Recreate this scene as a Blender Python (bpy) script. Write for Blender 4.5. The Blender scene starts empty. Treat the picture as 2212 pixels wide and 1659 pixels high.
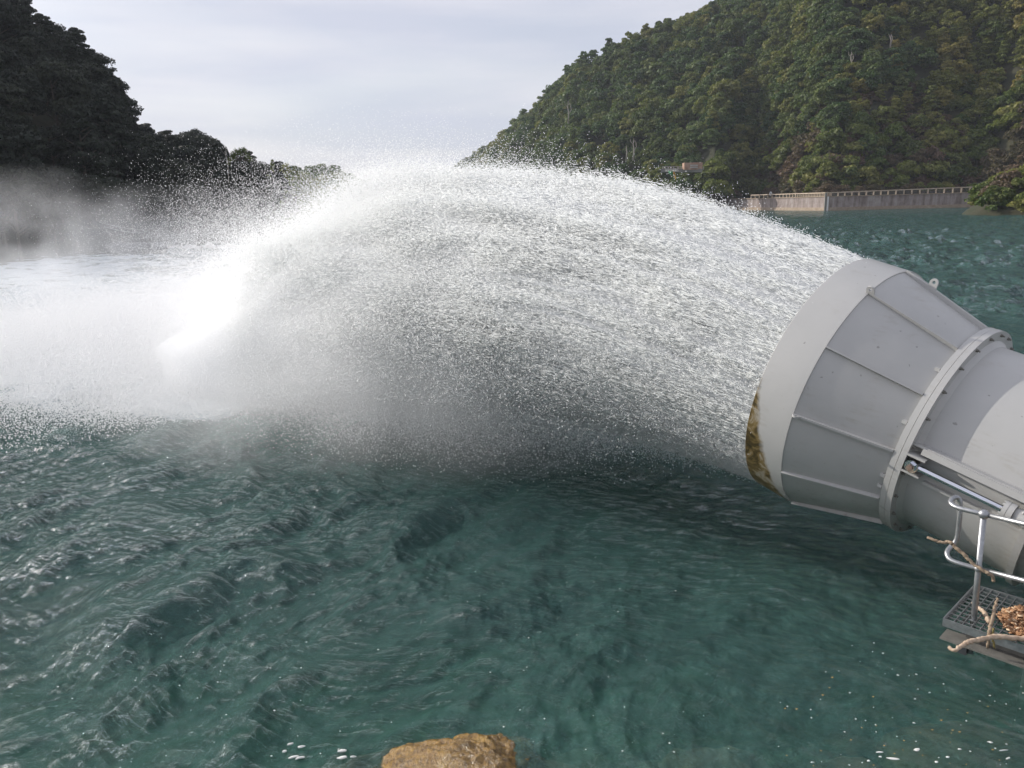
import bpy, bmesh, math, random
import numpy as np
from mathutils import Vector, Matrix
random.seed(7)
RG = np.random.default_rng(11)
SC = bpy.context.scene
COL = SC.collection
rad = math.radians

# ------------------------------------------------------------------ camera, sky, sun, exposure
PITCH, ROLL, CAMH = rad(13.3), rad(1.3), 4.2
cd = bpy.data.cameras.new('camera')
cam = bpy.data.objects.new('camera', cd); COL.objects.link(cam)
CAMROT = Matrix.Rotation(math.pi/2-PITCH, 3, 'X') @ Matrix.Rotation(-ROLL, 3, 'Z')
cam.matrix_world = Matrix.Translation((0, 0, CAMH)) @ CAMROT.to_4x4()
cd.sensor_width = 36; cd.sensor_fit = 'HORIZONTAL'
cd.lens = 36*1661/2212
cd.clip_start = 0.05; cd.clip_end = 6000
SC.camera = cam

SUN_AZ, SUN_EL = rad(-61), rad(24)
w = bpy.data.worlds.new('World'); SC.world = w; w.use_nodes = True
nt = w.node_tree; N = nt.nodes; L = nt.links; N.clear()
wo = N.new('ShaderNodeOutputWorld'); bg = N.new('ShaderNodeBackground')
bg.inputs['Strength'].default_value = 0.102
sky = N.new('ShaderNodeTexSky'); sky.sky_type = 'NISHITA'; sky.sun_disc = False
sky.sun_elevation = SUN_EL; sky.sun_rotation = SUN_AZ; sky.air_density = 1.0; sky.dust_density = 1.5
tc = N.new('ShaderNodeTexCoord')
mp = N.new('ShaderNodeMapping'); mp.inputs['Scale'].default_value = (1.0, 1.6, 7.0); mp.inputs['Rotation'].default_value = (0.0, 0.10, 0.5)
nz = N.new('ShaderNodeTexNoise'); nz.inputs['Scale'].default_value = 1.5; nz.inputs['Detail'].default_value = 6; nz.inputs['Roughness'].default_value = .55
nz.inputs['Distortion'].default_value = .4
cr = N.new('ShaderNodeValToRGB'); cr.color_ramp.elements[0].position = .3; cr.color_ramp.elements[1].position = .68
cr.color_ramp.elements[0].color = (.62,.62,.62,1); cr.color_ramp.elements[1].color = (.98,.98,.98,1)
mx = N.new('ShaderNodeMix'); mx.data_type = 'RGBA'
cl = N.new('ShaderNodeMix'); cl.data_type = 'RGBA'
cl.inputs['A'].default_value = (5.3, 5.5, 6.5, 1); cl.inputs['B'].default_value = (7.0, 6.9, 7.4, 1)
nz2 = N.new('ShaderNodeTexNoise'); nz2.inputs['Scale'].default_value = 2.6; nz2.inputs['Detail'].default_value = 7
nz2.inputs['Roughness'].default_value = .5
L.new(tc.outputs['Generated'], mp.inputs['Vector']); L.new(mp.outputs[0], nz.inputs['Vector']); L.new(mp.outputs[0], nz2.inputs['Vector'])
cr2 = N.new('ShaderNodeValToRGB'); cr2.color_ramp.elements[0].position = .35; cr2.color_ramp.elements[1].position = .65
L.new(nz2.outputs['Fac'], cr2.inputs['Fac']); L.new(cr2.outputs['Color'], cl.inputs['Factor'])
L.new(nz.outputs['Fac'], cr.inputs['Fac']); L.new(cr.outputs['Color'], mx.inputs['Factor'])
L.new(sky.outputs['Color'], mx.inputs['A']); L.new(cl.outputs['Result'], mx.inputs['B'])
# thin cloud glows around the sun
sdn = N.new('ShaderNodeVectorMath'); sdn.operation = 'DOT_PRODUCT'; sdn.inputs[1].default_value = (math.cos(SUN_EL)*math.sin(SUN_AZ), math.cos(SUN_EL)*math.cos(SUN_AZ), math.sin(SUN_EL))
L.new(tc.outputs['Generated'], sdn.inputs[0])
def wm_(op, a, b):
    m_ = N.new('ShaderNodeMath'); m_.operation = op
    for i_, v_ in enumerate((a, b)):
        if isinstance(v_, (int, float)): m_.inputs[i_].default_value = v_
        else: L.new(v_, m_.inputs[i_])
    return m_.outputs[0]
dd_ = wm_('MAXIMUM', sdn.outputs['Value'], 0.0)
glow = wm_('ADD', wm_('ADD', wm_('MULTIPLY', wm_('POWER', dd_, 22.0), 3.2), wm_('MULTIPLY', wm_('POWER', dd_, 160.0), 2.0)), 1.0)
vm_ = N.new('ShaderNodeVectorMath'); vm_.operation = 'SCALE'; L.new(mx.outputs['Result'], vm_.inputs[0]); L.new(glow, vm_.inputs['Scale'])
L.new(vm_.outputs[0], bg.inputs['Color']); L.new(bg.outputs[0], wo.inputs['Surface'])

sd = bpy.data.lights.new('sun', 'SUN'); sd.energy = 3.6; sd.angle = rad(.55); sd.color = (1.0, .95, .87)
sun = bpy.data.objects.new('sun', sd); COL.objects.link(sun)
SUNV = Vector((math.cos(SUN_EL)*math.sin(SUN_AZ), math.cos(SUN_EL)*math.cos(SUN_AZ), math.sin(SUN_EL)))
sun.rotation_euler = SUNV.to_track_quat('Z', 'Y').to_euler(); sun.location = (-60, 40, 60)
SC.view_settings.view_transform = 'Standard'; SC.view_settings.look = 'None'
SC.view_settings.exposure = 0.25; SC.view_settings.gamma = 1.0
cy = SC.cycles
cy.max_bounces = 28; cy.diffuse_bounces = 26; cy.glossy_bounces = 3; cy.transmission_bounces = 4
cy.transparent_max_bounces = 12; cy.volume_bounces = 24; cy.volume_step_rate = 2.0; cy.volume_max_steps = 128
cy.use_denoising = True; cy.sample_clamp_indirect = 8; cy.sample_clamp_direct = 0
cy.caustics_reflective = False; cy.caustics_refractive = False

# ------------------------------------------------------------------ helpers
def pray(x, y):
    d = CAMROT @ Vector(((x-1106)/1661, -(y-829.5)/1661, -1)); return d.normalized()
def at_z(x, y, z):
    d = pray(x, y); return Vector((0, 0, CAMH)) + d*((z-CAMH)/d.z)
def at_r(x, y, r):
    d = pray(x, y); return Vector((0, 0, CAMH)) + d*(r/math.hypot(d.x, d.y))
def at_plane(x, y, p, n):
    d = pray(x, y); C0 = Vector((0, 0, CAMH)); return C0 + d*((p-C0).dot(n)/d.dot(n))
def proj_px(p):
    q = (np.asarray(p)-np.array([0, 0, CAMH])) @ np.array(CAMROT)
    return 1106+1661*q[..., 0]/-q[..., 2], 829.5-1661*q[..., 1]/-q[..., 2]

def tag(o, label=None, cat=None, group=None, kind=None):
    if label: o['label'] = label
    if cat: o['category'] = cat
    if group: o['group'] = group
    if kind: o['kind'] = kind
    return o
def link(name, me, mat, parent=None, smooth=False):
    me.name = name
    o = bpy.data.objects.new(name, me); COL.objects.link(o)
    if mat is not None:
        for m in (mat if isinstance(mat, (list, tuple)) else [mat]): me.materials.append(m)
    if smooth: me.polygons.foreach_set('use_smooth', [True]*len(me.polygons))
    if parent: o.parent = parent
    return o
def empty(name, loc=(0, 0, 0), mat=None):
    o = bpy.data.objects.new(name, None); COL.objects.link(o); o.empty_display_size = .2
    if mat is not None: o.matrix_world = mat
    else: o.location = loc
    return o
def np_mesh(name, V, F, k=None):
    V = np.asarray(V, dtype=np.float32); F = np.asarray(F, dtype=np.int32); k = F.shape[1]
    me = bpy.data.meshes.new(name)
    me.vertices.add(len(V)); me.vertices.foreach_set('co', V.ravel())
    me.loops.add(F.size); me.loops.foreach_set('vertex_index', F.ravel())
    me.polygons.add(len(F)); me.polygons.foreach_set('loop_start', np.arange(0, F.size, k, dtype=np.int32))
    me.polygons.foreach_set('loop_total', np.full(len(F), k, dtype=np.int32))
    me.update(calc_edges=True); return me
def bmesh_me(bm, name='m'):
    me = bpy.data.meshes.new(name); bm.normal_update(); bm.to_mesh(me); bm.free(); return me
def box(bm, c, s, R=None):
    vs = []
    for i in (-1, 1):
        for j in (-1, 1):
            for k in (-1, 1):
                v = Vector((i*s[0]/2, j*s[1]/2, k*s[2]/2))
                if R is not None: v = R @ v
                vs.append(bm.verts.new(v+Vector(c)))
    for f in ((0,1,3,2),(4,6,7,5),(0,4,5,1),(2,3,7,6),(0,2,6,4),(1,5,7,3)): bm.faces.new([vs[i] for i in f])
def beam(bm, p, q, wd, ht, up=Vector((0, 0, 1))):
    p, q = Vector(p), Vector(q); d = (q-p); l = d.length; d.normalize()
    s = d.cross(up).normalized(); t = s.cross(d)
    box(bm, (p+q)/2, (l, wd, ht), Matrix((d, s, t)).transposed())
def tube(bm, pts, r, n=12, caps=True):
    pts = [Vector(p) for p in pts]; rs = r if isinstance(r, (list, tuple)) else [r]*len(pts)
    prev = None; rings = []
    for i, p in enumerate(pts):
        t = (pts[min(i+1, len(pts)-1)]-pts[max(i-1, 0)]).normalized()
        if prev is None: a = t.orthogonal().normalized()
        else: a = (prev-t*prev.dot(t)).normalized()
        prev = a; b = t.cross(a)
        rings.append([bm.verts.new(p+(a*math.cos(2*math.pi*k/n)+b*math.sin(2*math.pi*k/n))*rs[i]) for k in range(n)])
    for A, B in zip(rings, rings[1:]):
        for k in range(n): bm.faces.new((A[k], A[(k+1) % n], B[(k+1) % n], B[k]))
    if caps: bm.faces.new(rings[0][::-1]); bm.faces.new(rings[-1])
def lathe(bm, prof, n=128, close=True):
    """prof: list of (radius, z); closed profile ring around local Z"""
    rings = [[bm.verts.new((r*math.cos(2*math.pi*k/n), r*math.sin(2*math.pi*k/n), z)) for k in range(n)] for r, z in prof]
    rr = rings+[rings[0]] if close else rings
    for A, B in zip(rr, rr[1:]):
        for k in range(n): bm.faces.new((A[k], A[(k+1) % n], B[(k+1) % n], B[k]))
def catmull(P, n=6):
    P = [Vector(p) for p in P]; Q = [P[0]*2-P[1]]+P+[P[-1]*2-P[-2]]; out = []
    for i in range(1, len(Q)-2):
        for k in range(n):
            t = k/n; a, b, c, d = Q[i-1], Q[i], Q[i+1], Q[i+2]
            out.append(.5*((2*b)+(c-a)*t+(2*a-5*b+4*c-d)*t*t+(3*b-a-3*c+d)*t*t*t))
    out.append(P[-1]); return out

# smooth lattice noise in numpy (any dims 2/3), range about -1..1
def _hash(ix, iy, iz, seed):
    h = (ix*374761393+iy*668265263+iz*2147483647+seed*1274126177) & 0xffffffff
    h = ((h ^ (h >> 13))*1274126177) & 0xffffffff
    h = ((h ^ (h >> 16))*2246822519) & 0xffffffff
    return ((h ^ (h >> 15)) & 0xffffff)/0x7fffff-1.0
def vnoise(x, y, z=0.0, seed=0):
    x, y, z = np.broadcast_arrays(np.asarray(x, float), np.asarray(y, float), np.asarray(z, float))
    ix, iy, iz = np.floor(x).astype(np.int64), np.floor(y).astype(np.int64), np.floor(z).astype(np.int64)
    fx, fy, fz = x-ix, y-iy, z-iz
    fx, fy, fz = [f*f*f*(f*(f*6-15)+10) for f in (fx, fy, fz)]
    r = 0
    for i in (0, 1):
        for j in (0, 1):
            for k in (0, 1):
                r = r+_hash(ix+i, iy+j, iz+k, seed)*(fx if i else 1-fx)*(fy if j else 1-fy)*(fz if k else 1-fz)
    return r
def fbm(x, y, z=0.0, oct=4, seed=0, gain=.5):
    s = 0; a = 1; t = 0
    for o in range(oct):
        s = s+a*vnoise(x*2**o, y*2**o, z*2**o, seed+o*17); t += a; a *= gain
    return s/t*1.4

# ---- materials
def newmat(name):
    m = bpy.data.materials.new(name); m.use_nodes = True; t = m.node_tree; t.nodes.clear()
    out = t.nodes.new('ShaderNodeOutputMaterial'); return m, t.nodes, t.links, out
def noise(N, L, scale, detail=4, rough=.5, coord='Object', mapping=None, dist=0):
    tcn = N.new('ShaderNodeTexCoord'); n = N.new('ShaderNodeTexNoise')
    n.inputs['Scale'].default_value = scale; n.inputs['Detail'].default_value = detail; n.inputs['Roughness'].default_value = rough
    n.inputs['Distortion'].default_value = dist
    if mapping:
        mpn = N.new('ShaderNodeMapping'); mpn.inputs['Scale'].default_value = mapping
        L.new(tcn.outputs[coord], mpn.inputs['Vector']); L.new(mpn.outputs[0], n.inputs['Vector'])
    else: L.new(tcn.outputs[coord], n.inputs['Vector'])
    return n
def ramp(N, L, src, stops):
    r = N.new('ShaderNodeValToRGB'); e = r.color_ramp.elements
    while len(e) < len(stops): e.new(.5)
    for el, (p, c) in zip(e, stops): el.position = p; el.color = (c if len(c) == 4 else (*c, 1)) if isinstance(c, (tuple, list)) else (c, c, c, 1)
    L.new(src, r.inputs['Fac']); return r
def mixc(N, L, f, a, b, mode='MIX'):
    m = N.new('ShaderNodeMix'); m.data_type = 'RGBA'; m.blend_type = mode
    for key, val in (('Factor', f), ('A', a), ('B', b)):
        if isinstance(val, (int, float)): m.inputs[key].default_value = val
        elif isinstance(val, tuple): m.inputs[key].default_value = (*val, 1)
        else: L.new(val, m.inputs[key])
    return m.outputs['Result']
def mth(N, L, op, a, b=0.0, clamp=False):
    m = N.new('ShaderNodeMath'); m.operation = op; m.use_clamp = clamp
    for i, val in enumerate((a, b)):
        if isinstance(val, (int, float)): m.inputs[i].default_value = val
        else: L.new(val, m.inputs[i])
    return m.outputs[0]
def bump(N, L, h, strength, dist):
    b = N.new('ShaderNodeBump'); b.inputs['Strength'].default_value = strength; b.inputs['Distance'].default_value = dist
    L.new(h, b.inputs['Height']); return b.outputs[0]
def pbsdf(N, L, out, color=None, rough=.5, metal=0, normal=None, spec=.5):
    b = N.new('ShaderNodeBsdfPrincipled')
    for key, val in (('Base Color', color), ('Roughness', rough), ('Metallic', metal)):
        if val is None: continue
        if isinstance(val, (int, float)): b.inputs[key].default_value = val
        elif isinstance(val, tuple): b.inputs[key].default_value = (*val, 1)
        else: L.new(val, b.inputs[key])
    b.inputs['Specular IOR Level'].default_value = spec
    if normal is not None: L.new(normal, b.inputs['Normal'])
    L.new(b.outputs[0], out.inputs['Surface']); return b
def simple(name, c1, c2, scale=8, rough=.6, metal=0, bmp=.0, bd=.01, spec=.5):
    m, N, L, out = newmat(name); n = noise(N, L, scale, 6, .6)
    r = ramp(N, L, n.outputs['Fac'], [(.3, c1), (.7, c2)])
    nm = bump(N, L, n.outputs['Fac'], bmp, bd) if bmp else None
    pbsdf(N, L, out, r.outputs['Color'], rough, metal, nm, spec); return m

def leaf_mat(name, dark, light, var=.35, trans=.3):
    m, N, L, out = newmat(name)
    oi = N.new('ShaderNodeObjectInfo'); gi = N.new('ShaderNodeNewGeometry')
    n = noise(N, L, .55, 3, .5)
    rnd = mth(N, L, 'ADD', mth(N, L, 'MULTIPLY', gi.outputs['Random Per Island'], .6), mth(N, L, 'MULTIPLY', n.outputs['Fac'], .5))
    c = ramp(N, L, rnd, [(.15, dark), (.9, light)]).outputs['Color']
    hs = N.new('ShaderNodeHueSaturation'); L.new(c, hs.inputs['Color'])
    L.new(mth(N, L, 'ADD', mth(N, L, 'MULTIPLY', oi.outputs['Random'], -.07), .525), hs.inputs['Hue'])
    L.new(mth(N, L, 'ADD', mth(N, L, 'MULTIPLY', oi.outputs['Random'], var*2), 1-var*.8), hs.inputs['Value'])
    d = N.new('ShaderNodeBsdfPrincipled'); d.inputs['Roughness'].default_value = .55; d.inputs['Specular IOR Level'].default_value = .25
    L.new(hs.outputs[0], d.inputs['Base Color'])
    t = N.new('ShaderNodeBsdfTranslucent'); L.new(mixc(N, L, 1.0, hs.outputs[0], (1.0, 1.25, .55), 'MULTIPLY'), t.inputs['Color'])
    ms = N.new('ShaderNodeMixShader'); ms.inputs[0].default_value = trans
    L.new(d.outputs[0], ms.inputs[1]); L.new(t.outputs[0], ms.inputs[2]); L.new(ms.outputs[0], out.inputs['Surface'])
    return m
M_leaf_dark = leaf_mat('leaf_dark', (.022, .038, .018), (.058, .088, .036))
M_leaf_forest = leaf_mat('leaf_forest', (.045, .078, .028), (.11, .16, .05))
M_leaf_shade = leaf_mat('leaf_shade', (.009, .014, .010), (.024, .034, .018), trans=.12)  # leaves darkened so the backlit left bank's shade sits in their colour
M_leaf_mid = leaf_mat('leaf_mid', (.07, .095, .025), (.18, .20, .055))
M_leaf_light = leaf_mat('leaf_light', (.06, .095, .02), (.15, .19, .045))
M_leaf_brown = leaf_mat('leaf_brown', (.06, .048, .028), (.17, .13, .075))
M_bark = simple('bark', (.05, .04, .03), (.13, .11, .085), 6, .9)
M_deadwood = simple('dead_wood', (.25, .22, .18), (.42, .38, .32), 10, .85)

# ------------------------------------------------------------------ terrain (both banks)
def px_az(x): return math.atan2(*pray(x, 430)[:2])
def px_el(x, y): return math.asin(pray(x, y).z)
def tri(x, tab):
    xs = [t[0] for t in tab]
    return [np.interp(x, xs, [t[i] for t in tab]) for i in range(1, len(tab[0]))]
# columns: pixel x, ground skyline y, near edge distance, crest distance, ledge height at near edge
TABL = [(-900, 60, 60, 130, 0), (-400, -20, 68, 130, 0), (-150, -60, 74, 135, 0), (0, 15, 80, 145, 0), (60, 60, 84, 150, 0), (130, 96, 88, 150, 0), (215, 144, 92, 150, 0),
        (255, 190, 94, 150, 0), (288, 258, 96, 150, 0), (302, 366, 98, 170, 0), (340, 358, 100, 190, 0), (455, 368, 104, 195, 0), (490, 405, 104, 200, 0), (560, 418, 106, 220, 0),
        (610, 430, 112, 260, 0), (700, 420, 150, 330, 0), (780, 420, 230, 420, 0), (900, 418, 330, 520, 0), (1000, 420, 450, 640, 0)]
TABR = [(940, 415, 420, 680, 1.), (985, 392, 400, 620, 1.), (1060, 343, 370, 540, 1.), (1145, 268, 345, 480, 1.), (1250, 168, 310, 430, 1.), (1345, 122, 300, 410, 1.),
        (1430, 82, 285, 420, 1.), (1540, 30, 265, 430, 3.), (1620, -90, 300, 440, 4.), (1783, -340, 240, 480, 4.), (2105, -560, 262, 520, 4.), (2212, -620, 250, 510, 3.),
        (2400, -700, 235, 500, 1.), (2700, -800, 220, 480, .3)]
def terrain(tab, name, mat, naz, nr, far):
    xs = np.linspace(tab[0][0], tab[-1][0], naz)
    sy, r0, r1, led = tri(xs, tab)
    az = np.array([px_az(x) for x in xs]); el = np.array([px_el(x, y) for x, y in zip(xs, sy)])
    def height(i, t):      # t in 0..1 base to crest, >1 behind
        R0, R1 = r0[i], r1[i]; r = R0+(R1-R0)*t
        zc = CAMH+R1*np.tan(el[i])
        tt = np.clip((r-R0-6)/(R1-R0-6), 0, 1)
        z = led[i]+(zc-led[i])*(tt**.92)
        z = z+np.where(t > 1, -(t-1)*(R1-R0)*.45, 0)
        az_ = az[i]; X, Y = r*np.sin(az_), r*np.cos(az_)
        z = z+fbm(X/42, Y/42, 0, 3, 5)*6*np.clip(tt*2.2, 0, 1)*np.clip(1.15-tt, 0.15, 1)
        z = np.where(t < 0, led[i]*0-1.5+0*t, z)
        return X, Y, z
    T = np.concatenate([[-.02, 0], np.linspace(0.012, 1, nr), np.linspace(1.1, 1+far, 6)])
    I, TT = np.meshgrid(np.arange(naz), T, indexing='ij')
    X, Y, Z = height(I, TT)
    V = np.stack([X, Y, Z], -1).reshape(-1, 3); m = len(T)
    a = (np.arange(naz-1)[:, None]*m+np.arange(m-1)[None]).ravel()
    F = np.stack([a, a+m, a+m+1, a+1], -1)
    me_ = np_mesh(name, V, F)
    if me_.polygons[500].normal.z < 0: me_.flip_normals()
    o = link(name, me_, mat, smooth=True); tag(o, kind='structure')
    return dict(xs=xs, r0=r0, r1=r1, az=az, h=height, naz=naz)
M_soil = simple('hill_soil', (.02, .028, .012), (.055, .05, .026), .3, .95, bmp=.6, bd=.5)
TL = terrain(TABL, 'hillside', M_soil, 260, 50, .5)
TR = terrain(TABR, 'hillside', M_soil, 420, 90, .5)

# ------------------------------------------------------------------ tree prototypes
def leaf_quads(P, Nn, size, jit=.6):
    n = len(P); Nn = Nn+RG.normal(0, jit, (n, 3)); Nn /= np.linalg.norm(Nn, axis=1)[:, None]+1e-9
    T = np.cross(Nn, RG.normal(0, 1, (n, 3))); T /= np.linalg.norm(T, axis=1)[:, None]+1e-9; B = np.cross(Nn, T)
    s = (size*RG.uniform(.55, 1.35, n))[:, None]; k = RG.uniform(.45, .9, n)[:, None]
    V = np.stack([P-T*s, P-B*s*k, P+T*s, P+B*s*k], 1).reshape(-1, 3)
    return V, np.arange(4*n).reshape(-1, 4)
def crown_pts(kind, h, w, nl, per):
    """lobed crown: list of lobes with points on their upper shells"""
    PP, NN = [], []
    for i in range(nl):
        u = RG.uniform(0, 1)
        if kind == 'round':
            z = h*(.32+.60*u); rr = w/2*math.sqrt(max(.05, 1-((u-.38)/.68)**2))
            lr = w*RG.uniform(.13, .2); fl = .7
        elif kind == 'tier':
            z = h*(.2+.76*u); rr = w/2*(1.02-u*.86)*RG.uniform(.8, 1.1); lr = w*RG.uniform(.10, .17); fl = .36
        elif kind == 'column':
            z = h*(.15+.83*u); rr = w/2*(1-u**3)*.8; lr = w*RG.uniform(.18, .3); fl = 1.3
        else:
            z = h*(.15+.7*u); rr = w/2*math.sqrt(max(.05, 1-u**2)); lr = w*RG.uniform(.14, .22); fl = .8
        a = RG.uniform(0, 2*math.pi); q = rr*(RG.uniform(.35, 1)**.5)
        c = np.array([q*math.cos(a), q*math.sin(a), z])
        d = RG.normal(0, 1, (per, 3)); d[:, 2] = np.abs(d[:, 2])*1.0-.35; d /= np.linalg.norm(d, axis=1)[:, None]
        e = d*np.array([lr, lr, lr*fl])*RG.uniform(.72, 1.08, per)[:, None]
        PP.append(c+e); NN.append(d+np.array([0, 0, .35]))
    return np.concatenate(PP), np.concatenate(NN)
def trunk_mesh(h, w, limbs=7, r=.22):
    bm = bmesh.new(); lean = Vector((RG.uniform(-.05, .05), RG.uniform(-.05, .05), 1))
    top = lean*h*.85
    tube(bm, [(0, 0, -1.5), top*.3+Vector((.1, 0, 0)), top*.65, top], [r, r*.8, r*.5, r*.12], 7)
    for i in range(limbs):
        t = RG.uniform(.3, .85); a = RG.uniform(0, 6.28); b = top*t; l = w*.42*(1.15-t*.6)
        m = b+Vector((math.cos(a)*l*.5, math.sin(a)*l*.5, l*.25)); e = b+Vector((math.cos(a)*l, math.sin(a)*l, l*.5))
        tube(bm, [b, m, e], [r*.4, r*.28, r*.08], 5)
    return bmesh_me(bm)
PROTO = {}
M_leaf_yellow = leaf_mat('leaf_yellow', (.095, .105, .022), (.24, .235, .06))  # brighter leaves: stronger sun at the hill's right is put into the colour
def proto(key, kind, h, w, nl, per, size, mat, r=.22):
    P, Nn = crown_pts(kind, h, w, nl, per); V, F = leaf_quads(P, Nn, size)
    me = np_mesh(key, V, F); me.materials.append(mat)
    tm = trunk_mesh(h, w, r=r); tm.materials.append(M_bark)
    PROTO[key] = (me, tm, h, w); return me
for i in range(4):
    proto(f'far_round{i}', 'round', 9.5, 8.2+i*.5, 30, 60, .42, (M_leaf_forest, M_leaf_mid, M_leaf_forest, M_leaf_mid)[i])
for i in range(3):
    proto(f'far_tier{i}', 'tier', 11, 6.8, 40, 46, .40, (M_leaf_forest, M_leaf_mid, M_leaf_mid)[i])
for i in range(3):
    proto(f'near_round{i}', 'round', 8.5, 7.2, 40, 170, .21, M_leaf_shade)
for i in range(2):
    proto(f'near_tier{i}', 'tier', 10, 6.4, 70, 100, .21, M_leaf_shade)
for i in range(2):
    proto(f'far_yellow{i}', ('round', 'tier')[i], 9.5, 7.6, 34, 56, .40, M_leaf_yellow)
proto('shrub_light', 'bush', 3.4, 4.4, 22, 60, .24, M_leaf_light, .08)
proto('shrub_mid', 'bush', 3.6, 4.2, 22, 60, .25, M_leaf_mid, .08)
proto('shrub_brown', 'bush', 3.0, 4.0, 22, 60, .22, M_leaf_brown, .08)

def scatter(T, spacing, xr, tmax=1.12, tmin=.02):
    out = []
    r0m, r1m = T['r0'].min(), T['r1'].max()+60
    r = r0m
    while r < r1m:
        pass
        a0, a1 = T['az'][0], T['az'][-1]; n = int((a1-a0)*r/spacing*1.7)
        for k in range(n):
            az = a0+(k+RG.uniform(.1, .9))/n*(a1-a0); rr = r+RG.uniform(-.45, .45)*spacing
            i = int(np.clip(np.searchsorted(T['az'], az), 1, T['naz']-1))
            if not (xr[0] < T['xs'][i] < xr[1]): continue
            t = (rr-T['r0'][i])/(T['r1'][i]-T['r0'][i])
            if tmin < t < tmax:
                X, Y, Z = T['h'](np.array([i]), np.array([t]))
                X2, Y2, Z2 = T['h'](np.array([i]), np.array([t+.02]))
                j = min(i+2, T['naz']-1); ti = (rr-T['r0'][j])/(T['r1'][j]-T['r0'][j]); X3, Y3, Z3 = T['h'](np.array([j]), np.array([max(ti, 0.)]))
                sl = abs(float(Z2[0]-Z[0]))/(.02*(T['r1'][i]-T['r0'][i])); sa = abs(float(Z3[0]-Z[0]))/max(1e-3, (T['az'][j]-T['az'][i])*rr) if j > i else 0
                if RG.uniform() > math.sqrt(1+sl*sl+sa*sa)*.36: continue
                out.append((float(X[0]), float(Y[0]), float(Z[0]), rr, t, T['xs'][i]))
        r += spacing*.52
    return out
LT = scatter(TL, 4.8, (-260, 1000)); RT = scatter(TR, 5.0, (930, 2400), 1.1)
plants = []   # (size on screen, dict)
for (X, Y, Z, r, t, px) in LT:
    s = RG.uniform(.75, 1.25)
    if px > 610: s *= .95
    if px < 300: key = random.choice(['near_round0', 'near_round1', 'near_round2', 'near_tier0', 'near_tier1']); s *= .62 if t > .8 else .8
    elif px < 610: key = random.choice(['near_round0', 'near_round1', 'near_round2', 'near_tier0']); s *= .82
    else: key = random.choice(['far_round0', 'far_round1', 'far_tier0', 'far_round2']); s *= .8
    plants.append([s*8/r, key, (X, Y, Z), s, 'L', t, px])
for (X, Y, Z, r, t, px) in RT:
    s = RG.uniform(.62, 1.35)
    low = Z < 16+max(0, (px-1600)/600)*12+8*vnoise(X/18, Y/18, 0, 3) and px > 1500
    headl = False
    if headl or low:
        n1 = vnoise(X/14, Y/14, 0, 9)+RG.uniform(-.35, .35)
        key = 'shrub_brown' if n1 < -.15 else ('shrub_light' if n1 > .35 else 'shrub_mid'); s *= 1.5
        if headl and RG.uniform() < .5: key = 'shrub_mid'
    else:
        nn = vnoise(X/30, Y/30, 0, 21)+(px-1600)/1500+RG.uniform(-.4, .4)
        key = random.choice(['far_round0', 'far_round2', 'far_tier0', 'far_round1'] if nn < .1 else ['far_round1', 'far_round3', 'far_tier1', 'far_tier2'])
        if RG.uniform() < (px-1650)/900: key = random.choice(['far_yellow0', 'far_yellow1'])
        s *= .72 if t < .3 else .88
    plants.append([s*(4.2 if 'shrub' in key else 8)/r, key, (X, Y, Z), s, 'R', t, px])
# fill the ledge behind the wall and low slope with extra shrubs
for (X, Y, Z, r, t, px) in scatter(TR, 3.4, (1560, 2130), .16, .0):
    if RG.uniform() < .85:
        n1 = vnoise(X/12, Y/12, 0, 9)+RG.uniform(-.3, .3)
        plants.append([3.2/r, 'shrub_brown' if n1 < .1 else ('shrub_light' if n1 > .4 else 'shrub_mid'), (X, Y, Z), RG.uniform(.7, 1.1), 'R', t, px])
HC = at_r(2385, 430, 184)
def head_z(x, y): return 8.5*max(0., 1-((x-HC.x)/25)**2-((y-HC.y)/17)**2)**.8-.6
hx_ = np.linspace(-26, 26, 40); HV = [(HC.x+a, HC.y+b, head_z(HC.x+a, HC.y+b)-(0 if head_z(HC.x+a, HC.y+b) > -.59 else 1)) for a in hx_ for b in hx_]
o = link('headland', np_mesh('headland', HV, [(i*40+j, (i+1)*40+j, (i+1)*40+j+1, i*40+j+1) for i in range(39) for j in range(39)]), M_soil, smooth=True); tag(o, kind='structure')
for i in range(230):
    a, b = RG.uniform(-25, 25), RG.uniform(-17, 17); z = head_z(HC.x+a, HC.y+b)
    if z > -.35: plants.append([3.4/184, random.choice(['shrub_mid', 'shrub_mid', 'shrub_mid', 'shrub_brown', 'shrub_light']), (HC.x+a, HC.y+b, z-.3), RG.uniform(.7, 1.25), 'R', 0, 2180])
shrubs = sorted([p for p in plants if 'shrub' in p[1]], key=lambda p: -p[0]*(-20 < p[6] < 2232))
trees = sorted([p for p in plants if 'shrub' not in p[1]], key=lambda p: -p[0]*(-20 < p[6] < 2232))
TLAB = {('L', 0): ('tree', 'dark shaded broadleaf tree on the steep bank at the left', 'shaded trees on the steep left bank'),
        ('L', 1): ('tree', 'dark rounded tree on the lower wooded bank behind the mist', 'trees on the lower left bank behind the mist'),
        ('R', 0): ('tree', 'dark green rounded tree in the forest on the right hillside', 'dark rounded trees on the right hillside'),
        ('R', 1): ('tree', 'olive green rounded tree in the forest on the right hillside', 'olive rounded trees on the right hillside'),
        ('R', 3): ('tree', 'yellow-green sunlit tree towards the right edge of the right hillside', 'yellow-green trees on the right hillside'),
        ('R', 2): ('tree', 'tall layered tree with tiered branches on the right hillside', 'tiered trees on the right hillside')}
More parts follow.
